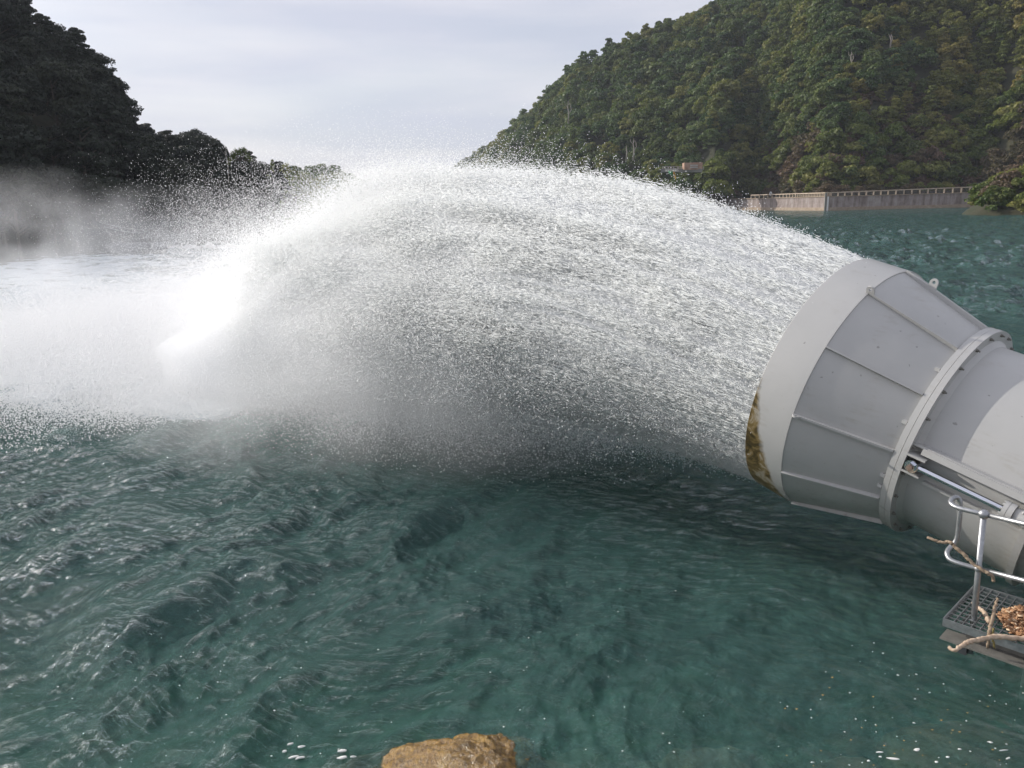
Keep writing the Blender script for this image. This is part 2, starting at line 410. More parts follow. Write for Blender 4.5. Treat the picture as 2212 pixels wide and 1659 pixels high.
def place(p, indiv):
    sz, key, loc, s, side, t, px = p
    me, tm, h, wd = PROTO[key]
    if 'shrub' in key:
        nm = 'shrub'
        lab = {'shrub_light': ('pale yellow-green shrub growing above the concrete river wall', 'pale green shrubs above the river wall'),
               'shrub_mid': ('green shrub growing low on the bank by the concrete river wall', 'green shrubs by the river wall'),
               'shrub_brown': ('brownish scrub bush growing low on the bank behind the concrete river wall', 'brown scrub behind the river wall')}[key]
        cat = 'shrub'
    else:
        nm = 'tree'; cat = 'tree'
        k = (0 if px < 300 else 1) if side == 'L' else 3 if 'yellow' in key else (2 if 'tier' in key else (1 if key in ('far_round1', 'far_round3') else 0))
        lab = TLAB[(side, k)][1:]
    e = empty(nm, loc); e.rotation_euler = (0, 0, RG.uniform(0, 6.28)); e.scale = (s, s, s*RG.uniform(.9, 1.15))
    tag(e, lab[0], cat, lab[1])
    c = bpy.data.objects.new('crown', me); COL.objects.link(c); c.parent = e
    k = bpy.data.objects.new('trunk' if nm == 'tree' else 'stem', tm); COL.objects.link(k); k.parent = e
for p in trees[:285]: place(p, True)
for p in shrubs[:120]: place(p, True)

def gn_instances(name, items, label, cat):
    """one stuff object: points with an index attribute, instancing prototype crowns"""
    keys = sorted({p[1] for p in items}); me = bpy.data.meshes.new(name)
    me.from_pydata([p[2] for p in items], [], [])
    for an, ty, vals in (('k', 'INT', [keys.index(p[1]) for p in items]), ('s', 'FLOAT', [p[3] for p in items]), ('rz', 'FLOAT', list(RG.uniform(0, 6.28, len(items))))):
        at = me.attributes.new(an, ty, 'POINT'); at.data.foreach_set('value', vals)
    o = bpy.data.objects.new(name, me); COL.objects.link(o); tag(o, label, cat, kind='stuff')
    src = bpy.data.collections.new(name+'_prototypes')
    for i, k in enumerate(keys):
        q = bpy.data.objects.new(f'{i:02d}_{k}', PROTO[k][0]); src.objects.link(q)
    g = bpy.data.node_groups.new(name, 'GeometryNodeTree'); g.interface.new_socket('Geometry', in_out='INPUT', socket_type='NodeSocketGeometry')
    g.interface.new_socket('Geometry', in_out='OUTPUT', socket_type='NodeSocketGeometry')
    n = g.nodes; gi, go = n.new('NodeGroupInput'), n.new('NodeGroupOutput')
    ci = n.new('GeometryNodeCollectionInfo'); ci.inputs['Collection'].default_value = src; ci.inputs['Separate Children'].default_value = True
    ip = n.new('GeometryNodeInstanceOnPoints'); ip.inputs['Pick Instance'].default_value = True
    def att(nm_, ty):
        a = n.new('GeometryNodeInputNamedAttribute'); a.data_type = ty; a.inputs['Name'].default_value = nm_; return a.outputs['Attribute']
    cx = n.new('ShaderNodeCombineXYZ'); g.links.new(att('rz', 'FLOAT'), cx.inputs['Z'])
    g.links.new(gi.outputs[0], ip.inputs['Points']); g.links.new(ci.outputs[0], ip.inputs['Instance'])
    g.links.new(att('k', 'INT'), ip.inputs['Instance Index']); g.links.new(cx.outputs[0], ip.inputs['Rotation']); g.links.new(att('s', 'FLOAT'), ip.inputs['Scale'])
    g.links.new(ip.outputs[0], go.inputs[0])
    md = o.modifiers.new('scatter', 'NODES'); md.node_group = g
    return o
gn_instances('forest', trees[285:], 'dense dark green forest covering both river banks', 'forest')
gn_instances('undergrowth', shrubs[120:], 'brown and green scrub filling the foot of the right hillside', 'undergrowth')

# ------------------------------------------------------------------ outlet pipe frame
KS = 1.082
AX = Vector((-0.62747169, 0.73555122, 0.25542842)).normalized()
UX = AX.cross(Vector((0, 0, 1))).normalized(); VX = UX.cross(AX)
C0 = Vector((4.46322866, 7.67062879, 1.78631965))
MOUTH = C0+AX*1.272*KS; RM = 1.32*KS

# ------------------------------------------------------------------ spray particle simulation
def nv(a): return np.array(a[:])
A_, U_, V_ = nv(AX), nv(UX), nv(VX); M_ = nv(MOUTH)
def simulate(n, vmean, vsd, sp_top, sp_bot, tmax, seed, inner=.55, drag=0., clump=1.0, streak=.5, turb=.25):
    rg = np.random.default_rng(seed)
    phi = rg.uniform(0, 2*math.pi, int(n*1.6))
    tau = rg.uniform(0, tmax, len(phi))
    keep = rg.uniform(0, 1, len(phi)) < (1-streak)+streak*np.clip(.5+vnoise(phi*38, tau*.9, 0, seed)+.5*vnoise(phi*11, tau*.6, 2, seed), 0, 1)
    phi, tau = phi[keep][:n], tau[keep][:n]; n = len(phi)
    rho = np.sqrt(rg.uniform(inner**2, 1, n))
    low = (1-np.sin(phi))/2                      # 0 top, 1 bottom of the ring
    sp = sp_top+(sp_bot-sp_top)*low**1.3
    lum = fbm(np.cos(phi)*4+9, np.sin(phi)*4+9, tau*4.5, 3, seed+3)*clump
    lum2 = fbm(np.cos(phi)*9+3, np.sin(phi)*9+3, tau*11, 2, seed+9)*clump
    V = vmean*(1+.07*lum+rg.normal(0, vsd, n))
    sp = sp*np.clip(1-(V/vmean-1)*3.5, .3, 1.6)
    out = sp*(rho-.25)/.75*(1+.35*lum)+.035*lum2+rg.normal(0, .012, n)
    er = np.cos(phi)[:, None]*U_+np.sin(phi)[:, None]*V_
    et = -np.sin(phi)[:, None]*U_+np.cos(phi)[:, None]*V_
    vel = V[:, None]*(A_+er*out[:, None]+et*(rg.normal(0, .012, n)+.03*lum2)[:, None])
    vel += rg.normal(0, turb, (n, 3))
    P0 = M_-A_*.12+er*(rho*RM*.975)[:, None]
    k = (rg.uniform(0, 1, n)**2)*drag+1e-3
    f = (1-np.exp(-k*tau))/k
    P = P0+vel*f[:, None]; P[:, 2] -= 4.9*tau**2*(1-k*tau/3)
    vv = vel*np.exp(-k*tau)[:, None]; vv[:, 2] -= 9.8*tau
    return P, vv, tau, phi
def droplets(name, P, R, mat, label, cat='spray'):
    me = bpy.data.meshes.new(name); me.vertices.add(len(P)); me.vertices.foreach_set('co', np.asarray(P, np.float32).ravel())
    a = me.attributes.new('rad', 'FLOAT', 'POINT'); a.data.foreach_set('value', np.asarray(R, np.float32))
    o = bpy.data.objects.new(name, me); COL.objects.link(o); me.materials.append(mat); tag(o, label, cat, kind='stuff')
    g = bpy.data.node_groups.new(name, 'GeometryNodeTree'); g.interface.new_socket('Geometry', in_out='INPUT', socket_type='NodeSocketGeometry')
    g.interface.new_socket('Geometry', in_out='OUTPUT', socket_type='NodeSocketGeometry')
    n = g.nodes; gi, go = n.new('NodeGroupInput'), n.new('NodeGroupOutput')
    a = n.new('GeometryNodeInputNamedAttribute'); a.data_type = 'FLOAT'; a.inputs['Name'].default_value = 'rad'
    mp_ = n.new('GeometryNodeMeshToPoints'); sm = n.new('GeometryNodeSetMaterial'); sm.inputs['Material'].default_value = mat
    g.links.new(gi.outputs[0], mp_.inputs['Mesh']); g.links.new(a.outputs['Attribute'], mp_.inputs['Radius'])
    g.links.new(mp_.outputs[0], sm.inputs['Geometry']); g.links.new(sm.outputs[0], go.inputs[0])
    o.modifiers.new('points', 'NODES').node_group = g
    return o
def white_water(name, col, tr=.5):
    m, N, L, out = newmat(name)
    d = N.new('ShaderNodeBsdfDiffuse'); d.inputs['Color'].default_value = (*col, 1)
    t = N.new('ShaderNodeBsdfTranslucent'); t.inputs['Color'].default_value = (*col, 1)
    ms = N.new('ShaderNodeMixShader'); ms.inputs[0].default_value = tr
    L.new(d.outputs[0], ms.inputs[1]); L.new(t.outputs[0], ms.inputs[2]); L.new(ms.outputs[0], out.inputs['Surface']); return m
M_white = white_water('white_water', (.985, .99, .993), .72)
M_whiteb = white_water('aerated_water', (.975, .99, .99), .66)

# streaks near the nozzle: long thin slivers of water along the flow
P, vv, tau, phi = simulate(900000, 15.0, .03, .078, .12, .85, 3, inner=.86, streak=.9, clump=.8, turb=.10)
vd = vv/np.linalg.norm(vv, axis=1)[:, None]
s1 = np.cross(vd, np.array([0, 0, 1.])); s1 /= np.linalg.norm(s1, axis=1)[:, None]; s2 = np.cross(vd, s1)
ln = (RG.uniform(.03, .10, len(P))*np.clip(1.25-tau/.85, .2, 1))[:, None]; wd = (RG.uniform(.0026, .0055, len(P))*(1+.8*tau/.62))[:, None]
s1, s2 = s1*wd, s2*wd
V = np.stack([P+vd*ln, P+s1-vd*ln*.2, P-s1*.5+s2*.87-vd*ln*.2, P-s1*.5-s2*.87-vd*ln*.2], 1).reshape(-1, 3)
b = np.arange(len(P))[:, None]*4
F = np.concatenate([b+np.array(f) for f in ((0, 1, 2), (0, 2, 3), (0, 3, 1))])
jm = np_mesh('water_jet', V, F)
o = link('water_jet', jm, M_whiteb)
tag(o, 'white jet of fast water streaks bursting out of the grey hood', 'water jet', kind='stuff')
# solid aerated core of the jet, a lumpy hollow sheet hidden inside the streaks
nt_, nph = 420, 560
T_, PH_ = np.meshgrid(np.linspace(0, .90, nt_), np.linspace(0, 2*math.pi, nph, endpoint=False), indexing='ij')
low = (1-np.sin(PH_))/2; spc = .08+(.112-.08)*low**1.3
lum = fbm(np.cos(PH_)*4+9, np.sin(PH_)*4+9, T_*4.5, 3, 6); lum2 = fbm(np.cos(PH_)*22, np.sin(PH_)*22, T_*11, 4, 19)
outw = spc*(.80+.3*lum)
ec = np.cos(PH_)[..., None]*U_+np.sin(PH_)[..., None]*V_
vel = (14.8*(1+.05*lum))[..., None]*(A_+ec*outw[..., None])
Pc = M_-A_*.10+ec*(RM*.93*(1-.25*np.clip(T_-.5, 0, 1))+(.03+.22*T_)*lum2*np.clip(T_*5, 0, 1))[..., None]+vel*T_[..., None]; Pc[..., 2] -= 4.9*T_**2
a = (np.arange(nt_-1)[:, None]*nph+np.arange(nph)[None]).ravel(); b_n = (np.arange(nt_-1)[:, None]*nph+(np.arange(nph)[None]+1) % nph).ravel()
kp = (.5+.9*fbm(np.cos(PH_)*16, np.sin(PH_)*16, T_*14, 3, 55)+.0)[:-1].ravel() > np.clip((T_[:-1].ravel()-.42)/.44, -.2, 1.0)*1.3
core_me = np_mesh('jet_core', Pc.reshape(-1, 3), np.stack([a, b_n, b_n+nph, a+nph], -1)[kp])
# fog of fine droplets that fills the plume: closed hull with an even scattering volume
nt2, np2 = 70, 64
T2, PH2 = np.meshgrid(np.linspace(.02, 1.0, nt2), np.linspace(0, 2*math.pi, np2, endpoint=False), indexing='ij')
low = (1-np.sin(PH2))/2; l3 = fbm(np.cos(PH2)*2+5, np.sin(PH2)*2+5, T2*3.0, 3, 91)
ow = (.078+.068*low)*(1+.25*l3)
e2c = np.cos(PH2)[..., None]*U_+np.sin(PH2)[..., None]*V_
vl2 = (14.3*(1+.05*l3))[..., None]*(A_+e2c*ow[..., None])
k2 = .05; f2_ = (1-np.exp(-k2*T2))/k2
PH_V = M_+e2c*(RM*.80+.12*l3*np.clip(T2*3, 0, 1))[..., None]+vl2*f2_[..., None]; PH_V[..., 2] -= 4.9*T2**2*(1-k2*T2/3)
a = (np.arange(nt2-1)[:, None]*np2+np.arange(np2)[None]).ravel(); b_n = (np.arange(nt2-1)[:, None]*np2+(np.arange(np2)[None]+1) % np2).ravel()
Vh = np.concatenate([PH_V.reshape(-1, 3), PH_V[0].mean(0)[None], PH_V[-1].mean(0)[None]]); n_ = nt2*np2
Fh = [tuple(q) for q in np.stack([a, b_n, b_n+np2, a+np2], -1)]+[(n_, (k+1) % np2, k) for k in range(np2)]+[(n_+1, n_-np2+k, n_-np2+(k+1) % np2) for k in range(np2)]
fog_me = bpy.data.meshes.new('plume_fog'); fog_me.from_pydata(Vh.tolist(), [], Fh)
bm = bmesh.new(); bm.from_mesh(fog_me); bmesh.ops.recalc_face_normals(bm, faces=bm.faces)
if bm.calc_volume(signed=True) < 0: bmesh.ops.reverse_faces(bm, faces=bm.faces)
bm.to_mesh(fog_me); bm.free()
fm_, N, L, out = newmat('plume_fog'); vp = N.new('ShaderNodeVolumePrincipled'); vp.inputs['Color'].default_value = (.995, .997, 1, 1); vp.inputs['Density'].default_value = 2.8; vp.inputs['Anisotropy'].default_value = .15
L.new(vp.outputs[0], out.inputs['Volume'])
tag(link('plume_fog', fog_me, fm_, smooth=True), 'white fog of fine droplets filling the arching plume', 'mist', kind='stuff')
# body of the jet
P, vv, tau, phi = simulate(1900000, 14.5, .075, .066, .135, 1.95, 5, inner=.45, drag=.12, clump=.85, streak=.45, turb=.28)
Pf, vf, tf, ff_ = simulate(1000000, 17.0, .12, .045, .10, 2.8, 15, inner=.3, drag=.3, clump=1.3, streak=.3, turb=.9)
P = np.concatenate([P, Pf]); tau = np.concatenate([tau, tf])
land = P[P[:, 2] < 0.0]; m = P[:, 2] > -.02
P = np.concatenate([P, P+RG.normal(0, 1, P.shape)*(.02+.09*tau)[:, None]]); tau = np.concatenate([tau, tau]); m = P[:, 2] > -.02
R = RG.uniform(.0030, .0064, len(P))*np.clip(.8+tau*.25, .8, 1.2)
droplets('jet_plume', P[m], R[m], M_white, 'thick white arching plume of spray thrown from the grey hood over the river')
link('jet_core', core_me, white_water('jet_sheet', (.96, .975, .975), .5), bpy.data.objects['water_jet'], smooth=True)
LANDXY = land[:, :2]
# fine drifting spray: edges, curtain below the arch, rooster tail on top
P, vv, tau, phi = simulate(900000, 12.8, .14, .095, .10, 2.3, 8, inner=.3, drag=.8, clump=1.2, streak=.1, turb=.6)
P2, v2, t2, f2 = simulate(1700000, 12.8, .13, .05, .115, 1.9, 12, inner=.3, drag=.6, clump=1.1, streak=.2, turb=.7)
P2 = P2[(np.sin(f2) < .35)]; P = np.concatenate([P, P2])
m = P[:, 2] > -.02; R = RG.uniform(.002, .006, len(P)); R[len(P)-len(P2):] *= 1.35
droplets('fine_spray', P[m], R[m], M_white, 'fine drifting spray and loose drops around and below the white plume')
# splash where the plume lands
ctr = np.array([M_[0], M_[1]]); ah = A_[:2]/np.linalg.norm(A_[:2]); ph = np.array([-ah[1], ah[0]])
rg = np.random.default_rng(21)
n = 1500000
t_ = rg.uniform(0, 1, n); d0 = 13.5+18*rg.beta(1.5, 2.2, n); l0 = rg.normal(0, 1, n)*(1.7+.15*(d0-12))
d0 = np.maximum(d0-2.5, 11); st = np.stack([ctr[0]+ah[0]*d0+ph[0]*l0, ctr[1]+ah[1]*d0+ph[1]*l0], -1)
lm = fbm(st[:, 0]*.45, st[:, 1]*.45, 0, 4, 31)
up = np.abs(rg.normal(0, 1, n))*(1.9+3.0*np.clip(lm+.1, 0, 2))+.3; up = np.where(up > 4.2, rg.uniform(.6, 4.2, n), up); fw = rg.uniform(0, 8, n)**1.0; sd_ = rg.normal(0, 1, n)*1.8+np.sign(l0)*1.3
ag = rg.uniform(0, 1, n)*2*up/9.8
up = up*np.clip(1+1.1*fbm(st[:, 0]*1.3, st[:, 1]*1.3, 0, 3, 77), .25, 1.5)
P = np.stack([st[:, 0]+(ah[0]*fw+ph[0]*sd_)*ag*1.6, st[:, 1]+(ah[1]*fw+ph[1]*sd_)*ag*1.6, np.maximum(up*ag-4.9*ag*ag, 0)+.02], -1)
R = rg.uniform(.004, .012, n)*(1+.02*(d0-12))
droplets('splash', P, R, white_water('splash_water', (.93, .935, .935), .5), 'churning white splash where the plume lands at the left of the picture')

# ------------------------------------------------------------------ river water
def wave_h(X, Y, dist):
    wx = X+.35*fbm(X/2.2, Y/2.2, 0, 2, 71); wy = Y+.35*fbm(X/2.2+7, Y/2.2, 0, 2, 72)
    sx, sy = ctr[0]+ah[0]*17, ctr[1]+ah[1]*17
    ds = np.hypot(X-sx, Y-sy); near = np.exp(-ds/9.)
    calm = np.clip((np.hypot(X-3.9, Y-5.0)-.9)/2.8, .14, 1)
    amp = (.5+1.1*near)*calm
    rg = np.random.default_rng(77); h = 0
    for i in range(54):
        lam = .22*(22 ** (i/53.)); base = -40 if i % 3 else 60
        th = rad(base+rg.normal(0, 34)); k = 2*math.pi/lam; a = .0145*lam**.85
        ph_ = rg.uniform(0, 6.28)
        fade = np.clip(1.6-3.2*dist/lam, 0, 1)
        s = np.sin(k*(wx*math.cos(th)+wy*math.sin(th))+ph_+1.2*vnoise(X/lam*.35, Y/lam*.35, i, 5))
        h = h+a*fade*(s if i % 2 else (1-2*np.abs(s))*.8)
    big = fbm(X/2.6, Y/2.6, 0, 3, 90)*.055*(.3+2.2*near)*calm
    far_ = np.clip((np.hypot(X, Y)-18)/40, 0, 1)
    return h*amp*(.68+np.where(X < 5, .5, 2.4)*far_)*(.75+.5*vnoise(X/3.1, Y/3.1, 0, 93))+big*.8
azs = np.concatenate([np.radians(np.linspace(-80, -37, 60))[:-1], np.radians(np.linspace(-37, 38, 1150)), np.radians(np.linspace(38, 80, 50))[1:]])
dep = np.concatenate([np.linspace(70, 42, 30)[:-1], np.linspace(42, 8, 540)[:-1], np.linspace(8, 1.2, 400), np.linspace(1.2, .28, 26)[1:]])
rr = CAMH/np.tan(np.radians(dep)); dr = np.gradient(rr)
AZ, RRm = np.meshgrid(azs, rr, indexing='ij'); X, Y = RRm*np.sin(AZ), RRm*np.cos(AZ)
Dm = np.broadcast_to(dr[None], X.shape)
Z = wave_h(X, Y, np.minimum(Dm, RRm*.0013+Dm*.5))
m_ = len(rr); a = (np.arange(len(azs)-1)[:, None]*m_+np.arange(m_-1)[None]).ravel()
F = np.stack([a, a+m_, a+m_+1, a+1], -1)[:, ::-1]
wm = np_mesh('river_water', np.stack([X, Y, Z], -1).reshape(-1, 3), F)
if wm.polygons[5000].normal.z < 0: wm.flip_normals()
# foam: where the spray lands (histogram of landing droplets, blurred) broken up by noise
gx = np.linspace(-50, 15, 131); gy = np.linspace(0, 70, 141)
H2, _, _ = np.histogram2d(np.concatenate([LANDXY[:, 0], P[:, 0]]), np.concatenate([LANDXY[:, 1], P[:, 1]]), bins=[gx, gy])
for _ in range(5):
    Hp = np.pad(H2, 1, mode='edge'); H2 = (Hp[1:-1, 1:-1]*2+Hp[:-2, 1:-1]+Hp[2:, 1:-1]+Hp[1:-1, :-2]+Hp[1:-1, 2:])/6
H2 = H2/np.percentile(H2, 99)
ix = np.clip((X+50)/.5-.5, 0, 128.99); iy = np.clip(Y/.5-.5, 0, 138.99); i0, j0 = ix.astype(int), iy.astype(int); fx, fy = ix-i0, iy-j0
fo = H2[i0, j0]*(1-fx)*(1-fy)+H2[i0+1, j0]*fx*(1-fy)+H2[i0, j0+1]*(1-fx)*fy+H2[i0+1, j0+1]*fx*fy
fo = np.where((X < -49) | (Y > 69), 0, fo)
along = (X-ctr[0])*ah[0]+(Y-ctr[1])*ah[1]; side = (X-ctr[0])*ph[0]+(Y-ctr[1])*ph[1]
wake = np.clip((along-20)/12, 0, 1)*np.exp(-(side/(6+.22*np.clip(along-18, 0, 200)))**2)*.8*np.clip(1.6-along/110, .25, 1)
foam = np.clip(fo*1.5+wake+.65*fbm(X/1.1, Y/1.1, 0, 4, 44)*np.clip(fo*6+wake*2, 0, 1), 0, 1)
at = wm.attributes.new('foam', 'FLOAT', 'POINT'); at.data.foreach_set('value', foam.astype(np.float32).ravel())
mw, N, L, out = newmat('river_water')
n1 = noise(N, L, 2.6, 7, .66, dist=1.1, mapping=(1, 1.5, 1)); n2 = noise(N, L, 9, 6, .68, dist=.8, mapping=(1.0, 1.7, 1))
for q_ in (n1, n2): q_.inputs['Vector'].links[0].from_node.inputs['Rotation'].default_value = (0, 0, rad(-28))
def ridge(nn): return mth(N, L, 'SUBTRACT', 1.0, mth(N, L, 'MULTIPLY', mth(N, L, 'ABSOLUTE', mth(N, L, 'SUBTRACT', nn.outputs['Fac'], .5)), 2.0))
n3 = noise(N, L, .75, 5, .6, dist=.5)
bh = mth(N, L, 'ADD', mth(N, L, 'MULTIPLY', n3.outputs['Fac'], .14), mth(N, L, 'ADD', mth(N, L, 'MULTIPLY', ridge(n1), .055), mth(N, L, 'MULTIPLY', n2.outputs['Fac'], .016)))
nm0 = bump(N, L, bh, 1.0, 1.15)
# wind ripples too small for the mesh: tilt the normal directly, stronger out on the open river
nr_ = noise(N, L, .62, 6, .68, dist=.5, mapping=(1, 1.7, 1)); gpo = N.new('ShaderNodeNewGeometry'); vln = N.new('ShaderNodeVectorMath'); vln.operation = 'LENGTH'; L.new(gpo.outputs['Position'], vln.inputs[0])
mr = N.new('ShaderNodeMapRange'); L.new(vln.outputs['Value'], mr.inputs['Value']); mr.inputs['From Min'].default_value = 12; mr.inputs['From Max'].default_value = 55; mr.inputs['To Min'].default_value = .26; mr.inputs['To Max'].default_value = 1.2
vs = N.new('ShaderNodeVectorMath'); vs.operation = 'SUBTRACT'; L.new(nr_.outputs['Color'], vs.inputs[0]); vs.inputs[1].default_value = (.5, .5, .5)
vsc = N.new('ShaderNodeVectorMath'); vsc.operation = 'SCALE'; L.new(vs.outputs[0], vsc.inputs[0]); L.new(mr.outputs[0], vsc.inputs['Scale'])
vad = N.new('ShaderNodeVectorMath'); vad.operation = 'ADD'; L.new(nm0, vad.inputs[0]); L.new(vsc.outputs[0], vad.inputs[1])
vno = N.new('ShaderNodeVectorMath'); vno.operation = 'NORMALIZE'; L.new(vad.outputs[0], vno.inputs[0]); nm = vno.outputs[0]
fr = N.new('ShaderNodeFresnel'); fr.inputs['IOR'].default_value = 1.34; L.new(nm, fr.inputs['Normal'])
gl = N.new('ShaderNodeBsdfGlossy'); gl.inputs['Roughness'].default_value = .025; L.new(nm, gl.inputs['Normal'])
df = N.new('ShaderNodeBsdfDiffuse')
nc = noise(N, L, .35, 4, .6)
L.new(ramp(N, L, nc.outputs['Fac'], [(.3, (.125, .290, .268)), (.7, (.175, .385, .355))]).outputs['Color'], df.inputs['Color']); L.new(nm, df.inputs['Normal'])
tr = N.new('ShaderNodeBsdfTransparent'); tr.inputs['Color'].default_value = (.85, 1, .95, 1)
ms1 = N.new('ShaderNodeMixShader'); ms1.inputs[0].default_value = .74
L.new(df.outputs[0], ms1.inputs[1]); L.new(tr.outputs[0], ms1.inputs[2])
ms2 = N.new('ShaderNodeMixShader'); L.new(fr.outputs[0], ms2.inputs[0]); L.new(ms1.outputs[0], ms2.inputs[1]); L.new(gl.outputs[0], ms2.inputs[2])
fa = N.new('ShaderNodeAttribute'); fa.attribute_name = 'foam'
nf = noise(N, L, 3.5, 8, .7)
ff = ramp(N, L, mth(N, L, 'ADD', fa.outputs['Fac'], mth(N, L, 'MULTIPLY', mth(N, L, 'SUBTRACT', nf.outputs['Fac'], .5), .9)), [(.22, 0.), (.62, 1.)])
ffm = mth(N, L, 'MULTIPLY', ff.outputs['Color'], mth(N, L, 'GREATER_THAN', fa.outputs['Fac'], .02))
fd = N.new('ShaderNodeBsdfDiffuse'); fd.inputs['Color'].default_value = (.62, .68, .70, 1); L.new(nm, fd.inputs['Normal'])
fd.inputs['Roughness'].default_value = .5
ms3 = N.new('ShaderNodeMixShader'); L.new(ffm, ms3.inputs[0]); L.new(ms2.outputs[0], ms3.inputs[1]); L.new(fd.outputs[0], ms3.inputs[2])
L.new(ms3.outputs[0], out.inputs['Surface'])
wob = link('river_water', wm, mw, smooth=True); tag(wob, kind='structure')
va = N.new('ShaderNodeVolumeAbsorption'); va.inputs['Color'].default_value = (.30, .82, .70, 1); va.inputs['Density'].default_value = .75
L.new(va.outputs[0], out.inputs['Volume'])

# river bed
gx = np.linspace(-60, 60, 241); gy = np.linspace(-3, 100, 207); BX, BY = np.meshgrid(gx, gy, indexing='ij')
BZ = -.42-np.clip((BY-4.9+.10*np.abs(BX-2.5))*.36, -.3, 3.2)+.35*fbm(BX/1.1, BY/1.1, 0, 4, 61)+.25*np.abs(fbm(BX/.6, BY/.6, 0, 3, 62))
BZ = np.minimum(BZ, -.16)
m_ = len(gy); a = (np.arange(len(gx)-1)[:, None]*m_+np.arange(m_-1)[None]).ravel()
M_bed = simple('river_bed', (.05, .045, .025), (.22, .18, .10), 1.8, .9, bmp=.7, bd=.15)
o = link('river_bed', np_mesh('river_bed', np.stack([BX, BY, BZ], -1).reshape(-1, 3), np.stack([a, a+m_, a+m_+1, a+1], -1)), M_bed, smooth=True); tag(o, kind='structure')
o = link('ground', np_mesh('ground', [(-1500, -300, -6), (1500, -300, -6), (1500, 2500, -6), (-1500, 2500, -6)], [(0, 1, 2, 3)]), M_soil); tag(o, kind='structure')

# ------------------------------------------------------------------ painted steel of the outlet
def paint(name, dirt=0., algae=False):
    m, N, L, out = newmat(name)
    n = noise(N, L, 1.3, 5, .6); nf = noise(N, L, 26, 4, .6); nb = noise(N, L, 3.2, 8, .75)
    c = ramp(N, L, n.outputs['Fac'], [(.25, (.42, .42, .41)), (.75, (.49, .485, .47))]).outputs['Color']
    # chips and small marks
    ch = noise(N, L, 14, 2, .5); cf = ramp(N, L, ch.outputs['Fac'], [(.735, 0.), (.75, 1.)]).outputs['Color']
    c = mixc(N, L, mth(N, L, 'MULTIPLY', cf, .55), c, (.16, .15, .14))
    rn_ = noise(N, L, 2.2, 7, .72, mapping=(1, 1, 1), coord='Object'); rn2 = noise(N, L, 30, 3, .6, mapping=(.15, 1.0, .15))
    rm_ = mth(N, L, 'MULTIPLY', ramp(N, L, rn_.outputs['Fac'], [(.52, 0.), (.70, 1.)]).outputs['Color'], ramp(N, L, rn2.outputs['Fac'], [(.45, 0.), (.65, 1.)]).outputs['Color'])
    c = mixc(N, L, mth(N, L, 'MULTIPLY', rm_, .38), c, (.27, .22, .16))
    # grime that hugs the underside of the steel where spray and silt reach it (low above the river)
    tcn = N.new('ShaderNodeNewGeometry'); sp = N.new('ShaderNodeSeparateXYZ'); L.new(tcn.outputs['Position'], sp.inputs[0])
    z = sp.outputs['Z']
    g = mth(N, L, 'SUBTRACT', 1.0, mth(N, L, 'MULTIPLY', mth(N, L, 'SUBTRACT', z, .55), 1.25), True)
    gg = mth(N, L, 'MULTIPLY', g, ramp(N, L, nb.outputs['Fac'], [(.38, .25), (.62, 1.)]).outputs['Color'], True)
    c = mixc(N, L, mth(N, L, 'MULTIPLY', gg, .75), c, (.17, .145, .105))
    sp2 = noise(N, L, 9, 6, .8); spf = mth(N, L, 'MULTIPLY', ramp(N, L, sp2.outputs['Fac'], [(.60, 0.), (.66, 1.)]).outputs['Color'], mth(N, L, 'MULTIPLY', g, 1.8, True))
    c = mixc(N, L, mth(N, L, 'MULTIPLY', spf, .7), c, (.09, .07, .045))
    if algae:
        so = N.new('ShaderNodeSeparateXYZ'); tc2 = N.new('ShaderNodeTexCoord'); L.new(tc2.outputs['Object'], so.inputs[0])
        na = noise(N, L, 2.0, 7, .7)
        # distance back from the lip, allowed width grows toward the underside
        lip = mth(N, L, 'ADD', so.outputs['Z'], 1.272*KS)                     # 0 at lip, + toward the flange
        wdt = mth(N, L, 'MULTIPLY', mth(N, L, 'SUBTRACT', 2.45, z), .27)
        f = mth(N, L, 'SUBTRACT', mth(N, L, 'ADD', wdt, mth(N, L, 'MULTIPLY', mth(N, L, 'SUBTRACT', na.outputs['Fac'], .5), .22)), lip)
        fm = ramp(N, L, f, [(.0, 0.), (.05, 1.)]).outputs['Color']
        nst = noise(N, L, 5, 7, .72, dist=1.0, mapping=(1, 1, .7))
        ac = ramp(N, L, nst.outputs['Fac'], [(.30, (.015, .012, .008)), (.43, (.06, .042, .012)), (.52, (.20, .14, .05)), (.6, (.36, .33, .27)), (.72, (.10, .075, .02))]).outputs['Color']
        c = mixc(N, L, fm, c, ac)
    rr_ = ramp(N, L, nf.outputs['Fac'], [(.3, .38), (.7, .5)]).outputs['Color']
    h = mth(N, L, 'ADD', mth(N, L, 'MULTIPLY', nf.outputs['Fac'], .0008), mth(N, L, 'MULTIPLY', n.outputs['Fac'], .012))
    pbsdf(N, L, out, c, rr_, 0, bump(N, L, h, .5, 1.0), .4); return m
M_paint = paint('grey_paint'); M_rim = paint('grey_paint_weathered_lip', algae=True)
M_chrome = simple('chrome', (.72, .74, .80), (.78, .79, .84), 5, .10, 1.0)
M_zinc = simple('galvanised_steel', (.30, .31, .32), (.46, .47, .48), 22, .42, .85, .15, .003)
M_boltm = simple('rusty_bolt', (.20, .13, .10), (.36, .27, .22), 30, .55, .6)
M_steel = simple('dark_steel', (.16, .155, .14), (.26, .25, .22), 12, .6, .4, .2, .004)

